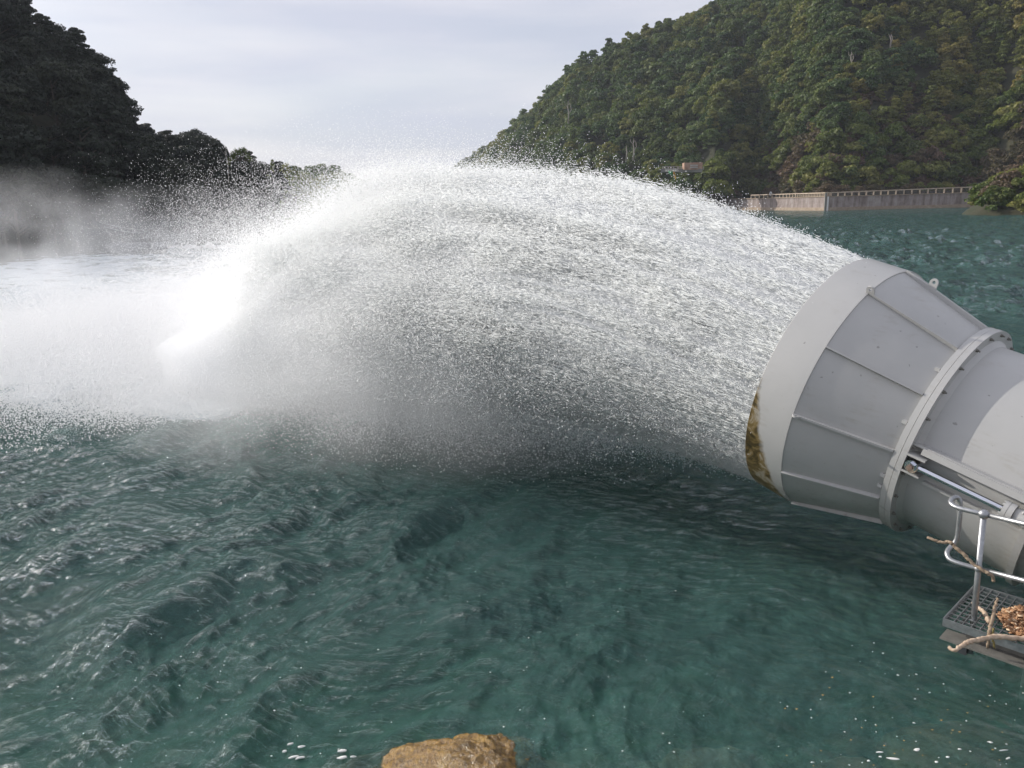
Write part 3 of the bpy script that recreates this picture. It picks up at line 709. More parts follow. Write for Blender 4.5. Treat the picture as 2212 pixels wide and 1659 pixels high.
MW = Matrix((UX, VX, -AX)).transposed().to_4x4(); MW.translation = C0
valve = empty('outlet_valve', mat=MW)
tag(valve, 'large pale grey steel pipe outlet with a ribbed conical hood discharging the jet', 'pipe')
def vpart(name, bm, mat, parent=None, smooth=True, sharp=True):
    bmesh.ops.recalc_face_normals(bm, faces=bm.faces)
    me = bmesh_me(bm); o = link(name, me, mat, parent or valve, smooth)
    if smooth: me.set_sharp_from_angle(angle=rad(35))
    return o
RS = 1.311*KS; SS = .862*KS; SM = 1.272*KS; RC = 1.02*KS; RF = 1.058*KS; TF = .111*KS; RP = 1.0
bm = bmesh.new(); lathe(bm, [(RC, 0), (RS, -SS), (RS-.02, -SS), (RC-.02, 0)], 192); vpart('hood_cone', bm, M_paint)
bm = bmesh.new(); lathe(bm, [(RS+.008, -SS+.012), (RS+.010, -SS-.01), (RM, -SM+.006), (RM-.006, -SM), (RM-.024, -SM), (RS-.016, -SS+.012)], 192); vpart('hood_rim', bm, M_rim)
bm = bmesh.new(); lathe(bm, [(RC-.03, .002), (RC+.02, .002), (RF, .002), (RF, TF*.48), (RC-.03, TF*.48)], 192); vpart('flange', bm, M_paint)
bm = bmesh.new(); lathe(bm, [(RP-.02, TF*.52), (RF+.004, TF*.52), (RF+.004, TF), (RP-.02, TF)], 192); vpart('flange', bm, M_paint)
bm = bmesh.new(); lathe(bm, [(RF-.012, TF*.47), (RF-.012, TF*.53), (RP, TF*.53), (RP, TF*.47)], 96); vpart('gasket', bm, M_steel)
bm = bmesh.new(); lathe(bm, [(RP, TF*.6), (RP, 2.2), (RP+.001, 9), (RP-.02, 9), (RP-.02, TF*.6)], 192); vpart('pipe', bm, M_paint)
bm = bmesh.new(); lathe(bm, [(RP+.004, 1.17), (RP+.065, 1.17), (RP+.065, 1.23), (RP+.004, 1.23)], 128); vpart('stiffener_ring', bm, M_paint)
bm = bmesh.new(); lathe(bm, [(RP+.001, TF-.01), (RP+.055, TF-.01), (RP+.001, TF+.05)], 128); vpart('weld_seam', bm, M_paint)
RIBS = [28+30*i for i in range(12)]
for i, ph0 in enumerate(RIBS):
    c, s = math.cos(rad(ph0)), math.sin(rad(ph0)); e = Vector((c, s, 0)); tn = Vector((-s, c, 0))
    bm = bmesh.new(); hh = .052; th_ = .011
    pts = [e*(RC-.004), e*(RC+hh), e*(RS+hh*.55), e*(RS-.006)]; zz = [-.003, -.003, -SS+.02, -SS+.02]
    q = [[bm.verts.new(p+Vector((0, 0, z))+tn*sg*th_) for p, z in zip(pts, zz)] for sg in (-1, 1)]
    bm.faces.new(q[0][::-1]); bm.faces.new(q[1])
    for k in range(4): bm.faces.new((q[0][k], q[0][(k+1) % 4], q[1][(k+1) % 4], q[1][k]))
    vpart('rib', bm, M_paint, smooth=False)
def lug(ph0, s, rbase, size=.085):
    c, sn = math.cos(rad(ph0)), math.sin(rad(ph0)); e = Vector((c, sn, 0)); tn = Vector((-sn, c, 0)); zx = Vector((0, 0, 1))
    bm = bmesh.new(); n = 14; o1 = []; hr = size*.2
    outl = [(-.5, 0), (.5, 0)]+[(.5*math.cos(a), .75+.5*math.sin(a)) for a in np.linspace(0, math.pi, 11)]
    hole = [(.2*math.cos(a), .78+.2*math.sin(a)) for a in np.linspace(0, 2*math.pi, 13)[:-1]]
    for sg in (-.009, .009):
        A = [bm.verts.new(e*(rbase+y*size)+zx*(-s+x*size)+tn*sg) for x, y in outl]
        B = [bm.verts.new(e*(rbase+y*size)+zx*(-s+x*size)+tn*sg) for x, y in hole]
        ed = [bm.edges.new((A[k], A[(k+1) % len(A)])) for k in range(len(A))]+[bm.edges.new((B[k], B[(k+1) % 12])) for k in range(12)]
        bmesh.ops.triangle_fill(bm, edges=ed, use_beauty=True); o1.append((A, B))
    for j in (0, 1):
        P_, Q_ = o1[0][j], o1[1][j]
        for k in range(len(P_)): bm.faces.new((P_[k], P_[(k+1) % len(P_)], Q_[(k+1) % len(P_)], Q_[k]))
    vpart('lifting_lug', bm, M_paint, smooth=False)
lug(118, SS-.03, RS-.01, .085); lug(88, SS*.66, RC+(RS-RC)*.66+.03, .085); lug(178, SS-.05, RS-.03, .07); lug(28, SS*.66, RC+(RS-RC)*.66+.02, .12)
bolt_me = None
for i in range(24):
    a = rad(7.5+15*i); 
    if bolt_me is None:
        bm = bmesh.new(); tube(bm, [(0, 0, -.03), (0, 0, .012)], .017, 6); tube(bm, [(0, 0, .012), (0, 0, .03)], .009, 8)
        bolt_me = bmesh_me(bm); bolt_me.materials.append(M_steel)
    bo = bpy.data.objects.new('bolt', bolt_me); COL.objects.link(bo); bo.parent = valve
    bo.location = ((RF-.04)*math.cos(a), (RF-.04)*math.sin(a), TF+.006)
for ph0, s in ((133, .0), (163, .0), (193, .0), (200, .0)):
    bm = bmesh.new(); e = Vector((math.cos(rad(ph0)), math.sin(rad(ph0)), 0)); box(bm, e*(RC+.015)+Vector((0, 0, -.028)), (.035, .035, .045)); vpart('clamp_nut', bm, M_paint, smooth=False)
# hydraulic cylinder along the near side
PHI = rad(180.5); er = Vector((math.cos(PHI), math.sin(PHI), 0)); et = Vector((-math.sin(PHI), math.cos(PHI), 0)); RZ = 1.135
hc = empty('hydraulic_cylinder'); hc.parent = valve
pz = .20
pin = er*RZ+Vector((0, 0, pz))
bm = bmesh.new(); tube(bm, [pin+Vector((0, 0, .02)), pin+Vector((0, 0, .80))], .030, 24); vpart('piston_rod', bm, M_chrome, hc)
bm = bmesh.new(); tube(bm, [pin-er*.09, pin+er*.045], .062, 32); vpart('rod_eye', bm, M_chrome, hc)
bm = bmesh.new(); tube(bm, [pin+er*.045, pin+er*.072], .048, 6); vpart('hex_nut', bm, M_chrome, hc, smooth=False)
bm = bmesh.new(); tube(bm, [pin+er*.07, pin+er*.088], .026, 20); vpart('pin', bm, M_boltm, hc)
bm = bmesh.new(); g0 = pin+Vector((0, 0, .80))
tube(bm, [g0, g0+Vector((0, 0, .035))], .088, 32); tube(bm, [g0+Vector((0, 0, .04)), g0+Vector((0, 0, .085))], .088, 32); tube(bm, [g0+Vector((0, 0, .03)), g0+Vector((0, 0, .05))], .082, 32)
vpart('gland', bm, M_paint, hc)
for k in range(10):
    a = 2*math.pi*k/10+.2; q = g0+(er*math.cos(a)+et*math.sin(a))*.070
    bm = bmesh.new(); tube(bm, [q-Vector((0, 0, .018)), q+Vector((0, 0, .002))], .010, 6); vpart('bolt', bm, M_paint, hc, smooth=False)
bm = bmesh.new(); tube(bm, [g0+Vector((0, 0, z)) for z in (.085, .10, .13, 2.2)], [.060, .068, .074, .074], 32); vpart('barrel', bm, M_paint, hc)
bm = bmesh.new(); h0 = g0+et*-.0+er*.01
tube(bm, [g0-et*.06+er*.045+Vector((0, 0, .15)), g0-et*.105+er*.05+Vector((0, 0, .16)), g0-et*.11+er*.05+Vector((0, 0, .30)), g0-et*.11+er*.05+Vector((0, 0, 1.6))], .012, 10)
tube(bm, [g0-et*.075+er*.02+Vector((0, 0, .15)), g0-et*.14+er*.02+Vector((0, 0, .16)), g0-et*.14+er*.02+Vector((0, 0, 1.6))], .009, 8)
vpart('oil_line', bm, M_paint, hc)
# clevis bracket behind the flange, and the long cover bar above the rod
bm = bmesh.new()
for sg in (-1, 1): box(bm, er*(RP+.06)+Vector((0, 0, .20))+et*sg*.085, (.17, .02, .17), Matrix((er, et, Vector((0, 0, 1)))).transposed())
vpart('rod_bracket', bm, M_paint, smooth=False)
bm = bmesh.new(); Rb = Matrix((er, et, Vector((0, 0, 1)))).transposed(); e2 = Vector((math.cos(PHI-rad(9.5)), math.sin(PHI-rad(9.5)), 0)); t2 = Vector((-e2.y, e2.x, 0))
R2 = Matrix((e2, t2, Vector((0, 0, 1)))).transposed()
box(bm, e2*(RP+.05)+Vector((0, 0, 1.36)), (.10, .022, 2.5), R2); box(bm, e2*(RP+.117)+t2*.03+Vector((0, 0, 1.37)), (.018, .06, 2.3), R2)
vpart('guide_bar', bm, M_paint, smooth=False)
bm = bmesh.new(); e3 = Vector((math.cos(PHI+rad(9)), math.sin(PHI+rad(9)), 0)); t3 = Vector((-e3.y, e3.x, 0)); R3 = Matrix((e3, t3, Vector((0, 0, 1)))).transposed()
box(bm, e3*(RP+.018)+Vector((0, 0, 1.45)), (.04, .03, 2.3), R3); vpart('guide_bar', bm, M_paint, smooth=False)
# saddle leg below the stiffener ring, goes down into the river
bm = bmesh.new(); Wl = MW.inverted(); sdl = C0-AX*1.2
for sg in (-1,):
    b_ = sdl-UX*.42*1.0; top_ = Vector((b_.x, b_.y, .62)); beam(bm, Wl @ top_, Wl @ Vector((b_.x, b_.y, -1.2)), .09, .09)
b_ = sdl+UX*.42; beam(bm, Wl @ Vector((b_.x, b_.y, .8)), Wl @ Vector((b_.x, b_.y, -1.2)), .09, .09)
vpart('support_leg', bm, M_paint, smooth=False)

# ------------------------------------------------------------------ platform, grating, handrail
GZ = .80
g1 = at_z(2038, 1337, GZ); g2 = at_z(2105, 1268, GZ); g3 = at_z(2212, 1396, GZ)
ex = (g3-g1).normalized(); ey = (g2-g1); wy_ = ey.length+.0; ey = (ey-ex*ey.dot(ex)).normalized(); wy_ = .80
RGm = Matrix((ex, ey, Vector((0, 0, 1)))).transposed()
GM = RGm.to_4x4(); GM.translation = g1
plat = empty('access_platform', mat=GM); tag(plat, 'small galvanised grating platform on a steel bracket beside the pipe', 'platform')
def ppart(name, bm, mat, smooth=False, parent=None):
    bmesh.ops.recalc_face_normals(bm, faces=bm.faces)
    o = link(name, bmesh_me(bm), mat, parent or plat, smooth); return o
GL = 2.6
bm = bmesh.new(); nb = int(GL/.062)
for i in range(nb+1): box(bm, (.01+i*.062, wy_/2, -.016), (.006, wy_-.012, .032))
for j in range(1, 11): box(bm, (GL/2, j*wy_/11, -.008), (GL-.02, .010, .010))
ppart('grating', bm, M_zinc)
bm = bmesh.new(); box(bm, (GL/2, .0, -.027), (GL, .012, .066)); box(bm, (GL/2, wy_, -.027), (GL, .012, .066)); box(bm, (0, wy_/2, -.027), (.012, wy_-.014, .066)); ppart('edge_frame', bm, M_zinc)
bm = bmesh.new(); box(bm, (GL/2+.12, .10, -.085), (GL-.2, .012, .05)); box(bm, (.09, wy_/2, -.085), (.012, wy_-.3, .05)); ppart('web_plate', bm, M_steel)
bm = bmesh.new(); box(bm, (GL/2+.0, .04, -.152), (GL, .18, .014)); box(bm, (GL/2+.1, .10, -.125), (GL-.1, .014, .04)); ppart('bearing_plate', bm, M_steel)
M_dark = simple('dark_post_steel', (.03, .035, .04), (.07, .075, .08), 6, .6)  # darker steel for the short posts, which hang clear of the water
for xx in (.13, 1.9):
    bm = bmesh.new(); box(bm, (xx, .16, -.24), (.06, .06, .17)); ppart('support_post', bm, M_dark)
# handrail
PB = at_z(2101, 1373, .65); hx = ex
ball = None
for zt in np.arange(1.4, 2.2, .01):
    if proj_px([PB.x, PB.y, zt])[1] < 1111: break
PT = Vector((PB.x, PB.y, float(zt))); bx_, by_ = proj_px([PB.x, PB.y, zt]); OFF = 2125-bx_   # small lean of the post
PT = at_plane(2125, 1111, PB, ey)
pd = ey
def hp(x, y, off): return at_plane(x, y, PB+pd*off, pd)
rail = empty('handrail', loc=PB); tag(rail, 'galvanised tubular handrail with a rounded looped end beside the pipe', 'handrail')
def rpart(name, bm, mat):
    bmesh.ops.recalc_face_normals(bm, faces=bm.faces)
    me = bmesh_me(bm); me.transform(Matrix.Translation(-PB)); return link(name, me, mat, rail, True)
def z3(x, y): return ((3600+x/2.37)*.54861, (1900+y/2.37)*.54861)
bm = bmesh.new(); tube(bm, [PB-Vector((0, 0, .16)), PT], .0225, 16); rpart('post', bm, M_zinc)
bm = bmesh.new(); bmesh.ops.create_uvsphere(bm, u_segments=24, v_segments=16, radius=.040, matrix=Matrix.Translation(PT)); rpart('ball_joint', bm, M_zinc)
mid = PB.lerp(PT, .56); mid = hp(*z3(600, 805), 0)
bm = bmesh.new(); bmesh.ops.create_uvsphere(bm, u_segments=20, v_segments=12, radius=.032, matrix=Matrix.Translation(mid)); rpart('ball_joint', bm, M_zinc)
px_top = [(650, 297, 0), (540, 270, 0), (430, 243, .01), (365, 215, .03), (338, 180, .07), (360, 145, .12), (405, 140, .16), (428, 180, .17), (428, 240, .165), (425, 300, .16), (412, 430, .16), (398, 520, .155), (368, 575, .14), (325, 615, .10), (305, 665, .05), (335, 718, .015), (420, 755, 0), (500, 778, 0), (600, 805, 0)]
lp = catmull([hp(*z3(x, y), o) for x, y, o in px_top], 5)
bm = bmesh.new(); tube(bm, lp, .0195, 16); rpart('loop_rail', bm, M_zinc)
d_top = hp(*z3(1024, 385), 0); e_top = PT+(d_top-PT)*3.5
bm = bmesh.new(); tube(bm, [PT, e_top], .0195, 16); rpart('top_rail', bm, M_zinc)
d_mid = hp(*z3(1024, 915), 0); e_mid = mid+(d_mid-mid)*3.5
bm = bmesh.new(); tube(bm, [mid, e_mid], .0195, 16); rpart('mid_rail', bm, M_zinc)

# driftwood sticks
def stick(name, pts, rs, label, mat, grp=None):
    P_ = [Vector(p) for p in pts]; base = P_[0].copy(); C = catmull([p-base for p in P_], 7)
    C = [c+Vector(RG.normal(0, .0025, 3)) for c in C]
    R_ = [float(np.interp(i/(len(C)-1), np.linspace(0, 1, len(rs)), rs))*RG.uniform(.9, 1.15) for i in range(len(C))]
    bm = bmesh.new(); tube(bm, C, R_, 9); 
    o = link(name, bmesh_me(bm), mat, None, True); o.location = base; tag(o, label, 'stick', grp); return o
M_drift = simple('driftwood', (.36, .25, .17), (.58, .46, .34), 30, .8, bmp=.4, bd=.006)
M_drift2 = simple('weathered_stick', (.22, .16, .11), (.38, .29, .2), 30, .85, bmp=.5, bd=.006)
stick('stick', [hp(*z3(x, y), o) for x, y, o in [(128, 512, -.05), (190, 540, -.05), (270, 560, -.045), (330, 560, -.04), (390, 610, -.038), (470, 680, -.04), (530, 740, -.042), (600, 790, -.045), (670, 835, -.045), (720, 870, -.04), (742, 925, -.03)]], [.011, .012, .014, .015, .012, .014, .012], 'thin crooked grey stick caught across the rails at the post', M_drift2)
def gp(x, y, z): return at_z(*z3(x, y), z)
s1 = stick('branch', [gp(320, 1535, .80), gp(375, 1565, .80), gp(440, 1525, .82), gp(500, 1490, .84), gp(600, 1470, .84), gp(700, 1445, .84), gp(800, 1440, .84), gp(1024, 1455, .84), gp(1200, 1470, .84)], [.012, .014, .017, .018, .020, .020, .020], 'long pale bare branch lying along the front of the grating', M_drift)
s2 = stick('stick', [gp(775, 1085, .93), gp(750, 1180, .90), gp(725, 1290, .88), gp(705, 1370, .87), gp(695, 1440, .82), gp(688, 1545, .72)], [.010, .012, .013, .012, .010], 'upright reddish stick leaning in the wood debris on the grating', M_drift2)
s3 = stick('stick', [gp(540, 1120, .83), gp(590, 1165, .83), gp(640, 1200, .83), gp(675, 1250, .84), gp(695, 1305, .84)], [.008, .012, .016, .019, .017], 'short thick pale curved stick behind the post on the grating', M_drift)
s4 = stick('stick', [gp(740, 1360, .84), gp(730, 1430, .84), gp(742, 1500, .78), (gp(745, 1540, .74))], [.007, .008, .006], 'thin mossy twig hanging over the grating edge', simple('mossy_twig', (.14, .12, .03), (.3, .24, .1), 20, .9))
# wood chips heap
M_chip = simple('wood_chips', (.22, .10, .045), (.52, .32, .17), 18, .85)
mc, N, L, out = newmat('wood_debris'); gi_ = N.new('ShaderNodeNewGeometry')
pbsdf(N, L, out, ramp(N, L, gi_.outputs['Random Per Island'], [(0, (.13, .06, .03)), (.35, (.33, .17, .08)), (.75, (.52, .32, .18)), (1, (.70, .55, .38))]).outputs['Color'], .85)
VV, FF = [], []; nb = 0
cen = g1+ex*.86+ey*.40
for i in range(6500):
    a = RG.uniform(0, 6.28); q = math.sqrt(RG.uniform(0, 1)); lx, ly = math.cos(a)*q*.56, math.sin(a)*q*.38
    if RG.uniform() < .35: lx += RG.uniform(0, .9)
    top_h = .11*max(0, 1-(q)**2.2)+.012
    p = np.array(cen+ex*lx+ey*ly); p[2] = GZ+.006+RG.uniform(.0, 1)*top_h
    l, wd_, t_h = RG.uniform(.008, .034), RG.uniform(.004, .011), RG.uniform(.002, .006)
    d = RG.normal(0, 1, 3); d[2] *= .35; d /= np.linalg.norm(d); s_ = np.cross(d, [0, 0, 1]); s_ /= np.linalg.norm(s_); n_ = np.cross(s_, d)
    for sx in (-1, 1):
        for sy in (-1, 1):
            for sz in (-1, 1): VV.append(p+d*l*sx*(1 if sy > 0 else .8)+s_*wd_*sy+n_*t_h*sz)
    FF += [[nb+k for k in f] for f in ((0,1,3,2),(4,6,7,5),(0,4,5,1),(2,3,7,6),(0,2,6,4),(1,5,7,3))]; nb += 8
o = link('wood_debris', np_mesh('wood_debris', VV, FF), mc); tag(o, 'heap of brown wood chips and bark washed up on the grating', 'debris', kind='stuff')

# ------------------------------------------------------------------ boulder breaking the surface, submerged stones
M_rock = None
m, N, L, out = newmat('algae_rock'); n = noise(N, L, 5, 8, .7); nf = noise(N, L, 38, 5, .7, mapping=(1, .5, 1))
c = ramp(N, L, n.outputs['Fac'], [(.34, (.035, .018, .004)), (.5, (.24, .12, .02)), (.64, (.50, .30, .06))]).outputs['Color']
c = mixc(N, L, .5, c, ramp(N, L, nf.outputs['Fac'], [(.35, (.04, .022, .01)), (.65, (.45, .28, .08))]).outputs['Color'])
h = mth(N, L, 'ADD', mth(N, L, 'MULTIPLY', n.outputs['Fac'], .05), mth(N, L, 'MULTIPLY', nf.outputs['Fac'], .02))
pbsdf(N, L, out, c, .2, 0, bump(N, L, h, 1.0, 1.0), .8); M_algae = m
def rock(name, c, s, seed, mat, label, cat='rock', grp=None, sub=5, amp=.22):
    bm = bmesh.new(); bmesh.ops.create_icosphere(bm, subdivisions=sub, radius=1)
    P_ = np.array([v.co[:] for v in bm.verts]); f = 1+amp*fbm(P_[:, 0]*1.3+seed, P_[:, 1]*1.3, P_[:, 2]*1.3, 5, seed)+.10*fbm(P_[:, 0]*5, P_[:, 1]*5, P_[:, 2]*5, 4, seed+1, .65)
    for v, k in zip(bm.verts, f): v.co = Vector((v.co.x*s[0], v.co.y*s[1], v.co.z*s[2]))*float(k)
    o = link(name, bmesh_me(bm), mat, None, True); o.location = c
    if label: tag(o, label, cat, grp)
    return o
b0 = at_z(985, 1640, 0)
rock('boulder', (b0.x+.05, b0.y-.06, -.285), (.76, .54, .36), 3, M_algae, 'golden brown algae covered boulder just breaking the surface at the bottom', 'boulder', None, 6, .16)
M_subrock = simple('submerged_stone', (.10, .07, .04), (.30, .22, .13), 4, .8, bmp=.6, bd=.03)
for i, (x, y, z, s, lab) in enumerate([(830, 1640, -.36, (.55, .4, .26), 'brown submerged stone left of the golden boulder'), (1190, 1640, -.32, (.36, .3, .22), 'dark submerged stone right of the golden boulder'),
                                  (1540, 1610, -.43, (.6, .4, .3), 'dark submerged stone at the bottom, between the boulder and the foam clumps'),
                                  (2110, 1570, -.40, (.7, .45, .3), 'greenish submerged stone in the lower right corner'), (1860, 1650, -.36, (.55, .35, .25), 'dim submerged stone below the white foam clumps')]):
    q = at_z(x, y, 0); rock('submerged_stone', (q.x, q.y, z), s, 10+i, M_subrock, lab, 'stone', None, 4)
# floating foam clumps, flecks
m, N, L, out = newmat('foam'); nfo = noise(N, L, 60, 4, .6); pbsdf(N, L, out, (.78, .76, .72), .7, 0, bump(N, L, nfo.outputs['Fac'], .5, .01), .3); M_foam = m
def blob(name, c, rx_, ry_, hz_, seed, ang=0):
    bm = bmesh.new(); bmesh.ops.create_icosphere(bm, subdivisions=3, radius=1)
    for v in bm.verts:
        k = 1+.35*float(vnoise(v.co.x*1.7+seed, v.co.y*1.7, 0, seed)); v.co = Vector((v.co.x*rx_*k, v.co.y*ry_*k, max(v.co.z, -.2)*hz_))
    bmesh.ops.rotate(bm, verts=bm.verts, matrix=Matrix.Rotation(ang, 3, 'Z'))
    o = link(name, bmesh_me(bm), M_foam, None, True); o.location = c; return o
def zf(x, y): return (2400+x*.7378)*.5486, (2300+y*.738)*.5486
for i, (x, y, rx_, ry_) in enumerate([(1640, 885, .035, .018), (1440, 898, .035, .010), (1510, 932, .06, .016), (1445, 922, .014, .009), (1382, 944, .016, .010), (1746, 950, .016, .014), (1805, 924, .017, .012), (1868, 882, .018, .008),
                                      (2032, 845, .022, .012), (2105, 888, .045, .006), (2126, 930, .032, .009), (1080, 952, .012, .008), (1625, 742, .014, .007), (1708, 580, .014, .006), (1540, 487, .013, .007), (1637, 482, .011, .006), (1460, 370, .013, .008), (1411, 315, .009, .007)]):
    q = at_z(*zf(x, y), .01)
    big = rx_ > .03
    bo = blob('foam_clump', (q.x, q.y, .012), rx_*.8, ry_*.75, .005, i+1, RG.uniform(-.5, .5))
    tag(bo, 'small white foam clump floating in the dark calm water at the lower right', 'foam', 'white foam clumps on the calm water')
def zl(x, y): return (1300+x*.4973)*.5486, (2600+y*.497)*.5486
for i, (x, y, rx_, ry_) in enumerate([(92, 727, .035, .014), (95, 780, .035, .016), (182, 773, .022, .007)]):
    q = at_z(*zl(x, y), .01); bo = blob('foam_clump', (q.x, q.y, .02), rx_, ry_, .01, i+40, .1)
    tag(bo, 'flat white foam clump floating left of the golden boulder', 'foam', 'flat foam clumps left of the boulder')
for i, (x, y) in enumerate([(1550, 1470), (1580, 1430), (1632, 1505), (1860, 1465), (1640, 1445), (1600, 1500)]):
    q = at_z(x*.7233*.5486, (1900+y*.7233)*.5486, .01); bo = blob('foam_clump', (q.x, q.y, .02), .018+.01*(i % 3), .012, .01, i+60, .3)
    tag(bo, 'round white foam bubble patch on the green water at the bottom edge', 'foam', 'foam bubbles at the bottom edge')
VV, FF = [], []; nb = 0
for i in range(190):
    if i < 60: q = at_z(*zf(RG.uniform(900, 2212), 200+780*RG.uniform(0, 1)**.6), .0)
    else: q = at_z(RG.uniform(100, 1500), RG.uniform(1150, 1659), .0)
    r_ = RG.uniform(.0025, .007); a0 = RG.uniform(0, 6)
    zz_ = float(wave_h(np.array([q.x]), np.array([q.y]), np.array([.01]))[0])+.006
    VV += [(q.x+math.cos(a0+k*1.047)*r_*1.4, q.y+math.sin(a0+k*1.047)*r_, zz_+(.003 if k % 2 else 0)) for k in range(6)]; FF.append([nb+k for k in range(6)]); nb += 6
o = link('foam_flecks', np_mesh('foam_flecks', VV, FF), M_foam); tag(o, 'tiny white foam flecks scattered over the water in the foreground', 'foam', kind='stuff')
VV, FF = [], []; nb = 0
for i in range(36):
    q = at_z(*zf(RG.uniform(900, 2212), 300+680*RG.uniform(0, 1)**.6), .0); r_ = RG.uniform(.004, .008); a0 = RG.uniform(0, 6)
    VV += [(q.x+math.cos(a0+k*1.57)*r_*(1.8 if k % 2 else .8), q.y+math.sin(a0+k*1.57)*r_, .012+.003*(k % 2)) for k in range(4)]; FF.append([nb+k for k in range(4)]); nb += 4
o = link('leaf_litter', np_mesh('leaf_litter', VV, FF), simple('leaf_litter', (.45, .22, .06), (.6, .38, .12), 3, .8)); tag(o, 'tiny orange leaf bits floating on the calm water', 'leaf litter', kind='stuff')

# ------------------------------------------------------------------ far right bank: wall, railing, gantry
mwall, N, L, out = newmat('stained_concrete'); nst = noise(N, L, 1.0, 6, .7, mapping=(.7, .7, .10)); n = noise(N, L, .8, 7, .7)
c = ramp(N, L, nst.outputs['Fac'], [(.36, (.16, .12, .10)), (.5, (.34, .28, .26)), (.62, (.46, .41, .38))]).outputs['Color']
c = mixc(N, L, .4, c, ramp(N, L, n.outputs['Fac'], [(.35, (.11, .085, .075)), (.65, (.36, .31, .28))]).outputs['Color'])
pbsdf(N, L, out, c, .9, 0, bump(N, L, n.outputs['Fac'], .5, .1)); M_wall = mwall
M_plinth = simple('plinth_concrete', (.28, .21, .15), (.42, .34, .26), 1.2, .9)
M_railc = simple('railing_paint', (.42, .33, .24), (.56, .46, .35), 1.0, .8)
M_whitep = simple('white_paint', (.7, .68, .66), (.8, .78, .76), 4, .6)
def base_pt(x, y): return at_z(x, y, 0)
def rz0(x, r):
    p = at_r(x, 430, r); return Vector((p.x, p.y, 0))
W = [rz0(1480, 300), rz0(1620, 266), base_pt(1783, 455.3), base_pt(1950, 451), base_pt(2122, 447.2)]
wx_ = [1480, 1620, 1783, 1950, 2122]; topy = [434, 429.8, 425.5, 421, 416]
rl = [math.hypot(p.x, p.y) for p in W]
tz = [min(max(at_r(x, y, r).z, 3.5), 6.) for x, y, r in zip(wx_, topy, rl)]
wall = empty('river_wall', loc=W[2]); tag(wall, 'long stained concrete retaining wall along the far right bank', 'wall')
def seg_mesh(P_, z0, z1, thick, off=0, n=1):
    bm = bmesh.new(); fr_, bk = [], []
    for i, p in enumerate(P_):
        d = (P_[min(i+1, len(P_)-1)]-P_[max(i-1, 0)]); d.z = 0; d.normalize(); nn = Vector((-d.y, d.x, 0)); 
        if nn.y < 0: nn = -nn
        a0 = p+nn*off; b0_ = p+nn*(off+thick)
        fr_.append([bm.verts.new((a0.x, a0.y, z)) for z in (z0[i], z1[i])]); bk.append([bm.verts.new((b0_.x, b0_.y, z)) for z in (z0[i], z1[i])])
    for i in range(len(P_)-1):
        bm.faces.new((fr_[i][0], fr_[i+1][0], fr_[i+1][1], fr_[i][1])); bm.faces.new((bk[i+1][0], bk[i][0], bk[i][1], bk[i+1][1]))
        bm.faces.new((fr_[i][1], fr_[i+1][1], bk[i+1][1], bk[i][1]))
        bm.faces.new((fr_[i+1][0], fr_[i][0], bk[i][0], bk[i+1][0]))
    for i in (0, -1): bm.faces.new((fr_[i][0], fr_[i][1], bk[i][1], bk[i][0]))
    bmesh.ops.recalc_face_normals(bm, faces=bm.faces)
    me = bmesh_me(bm); return me
def wpart(name, me, mat, par, org):
    me.transform(Matrix.Translation(-org)); return link(name, me, mat, par)
wpart('wall_face', seg_mesh(W, [-2]*5, tz, 3.0, .35), M_wall, wall, W[2])
wpart('plinth', seg_mesh(W, [-2.2]*5, [.85]*5, 1.0, -.0), M_plinth, wall, W[2])
wpart('coping', seg_mesh(W, [z-.0 for z in tz], [z+.22 for z in tz], 1.2, .1), M_plinth, wall, W[2])
rl_o = W[2].copy(); fence = empty('railing', loc=rl_o); tag(fence, 'brown weathered railing along the top of the far concrete wall', 'railing')
def along_wall(x):
    r = float(np.interp(x, wx_, rl)); zt = float(np.interp(x, wx_, tz)); p = at_r(x, 430, r+.9); return p, zt+.22
def railtop_z(x, r):
    y = float(np.interp(x, [1480, 1622, 1783, 2128], [425, 420.9, 415.7, 402.0])); return at_r(x, y, r+.9).z
def z2b(x): return (2900+x/3.687)*.5486
def zc1(x): return (3500+x/2.765)*.5486
pxs = [z2b(x) for x in (210, 270, 330, 395, 455, 515, 570, 625, 675, 727, 770, 812, 855, 888, 920, 948, 972, 995, 1018, 1040, 1062, 1085, 1108, 1130, 1152, 1175, 1200, 1222, 1245, 1268, 1290, 1315, 1340, 1368, 1470, 1568, 1670, 1775, 1880, 1985, 2090, 2195)]
pxs += [zc1(x) for x in (72, 157, 243, 330, 417, 505, 595, 688, 780, 872, 965, 1050)]
tops = []
for x in pxs:
    p, zb = along_wall(x); zt = railtop_z(x, math.hypot(p.x, p.y)-.9); bm = bmesh.new(); wpx = .30 if x > z2b(1360) else .20
    box(bm, (p.x, p.y, (zb+zt-.2)/2), (wpx, wpx, zt-.2-zb)); wpart('post', bmesh_me(bm), M_railc, fence, rl_o); tops.append((p, zb, zt))
bm = bmesh.new()
for (p, zb, zt), (q, zb2, zt2) in zip(tops, tops[1:]): beam(bm, Vector((p.x, p.y, zt-.10)), Vector((q.x, q.y, zt2-.10)), .34, .26)
wpart('top_rail', bmesh_me(bm), M_railc, fence, rl_o)
for k in range(1, 5):
    bm = bmesh.new()
    for i, ((p, zb, zt), (q, zb2, zt2)) in enumerate(zip(tops, tops[1:])):
        if pxs[i] < z2b(1360) and k != 2: continue
        beam(bm, Vector((p.x, p.y, zb+(zt-zb)*k/5.3)), Vector((q.x, q.y, zb2+(zt2-zb2)*k/5.3)), .07, .07)
    wpart('rail', bmesh_me(bm), M_steel, fence, rl_o)
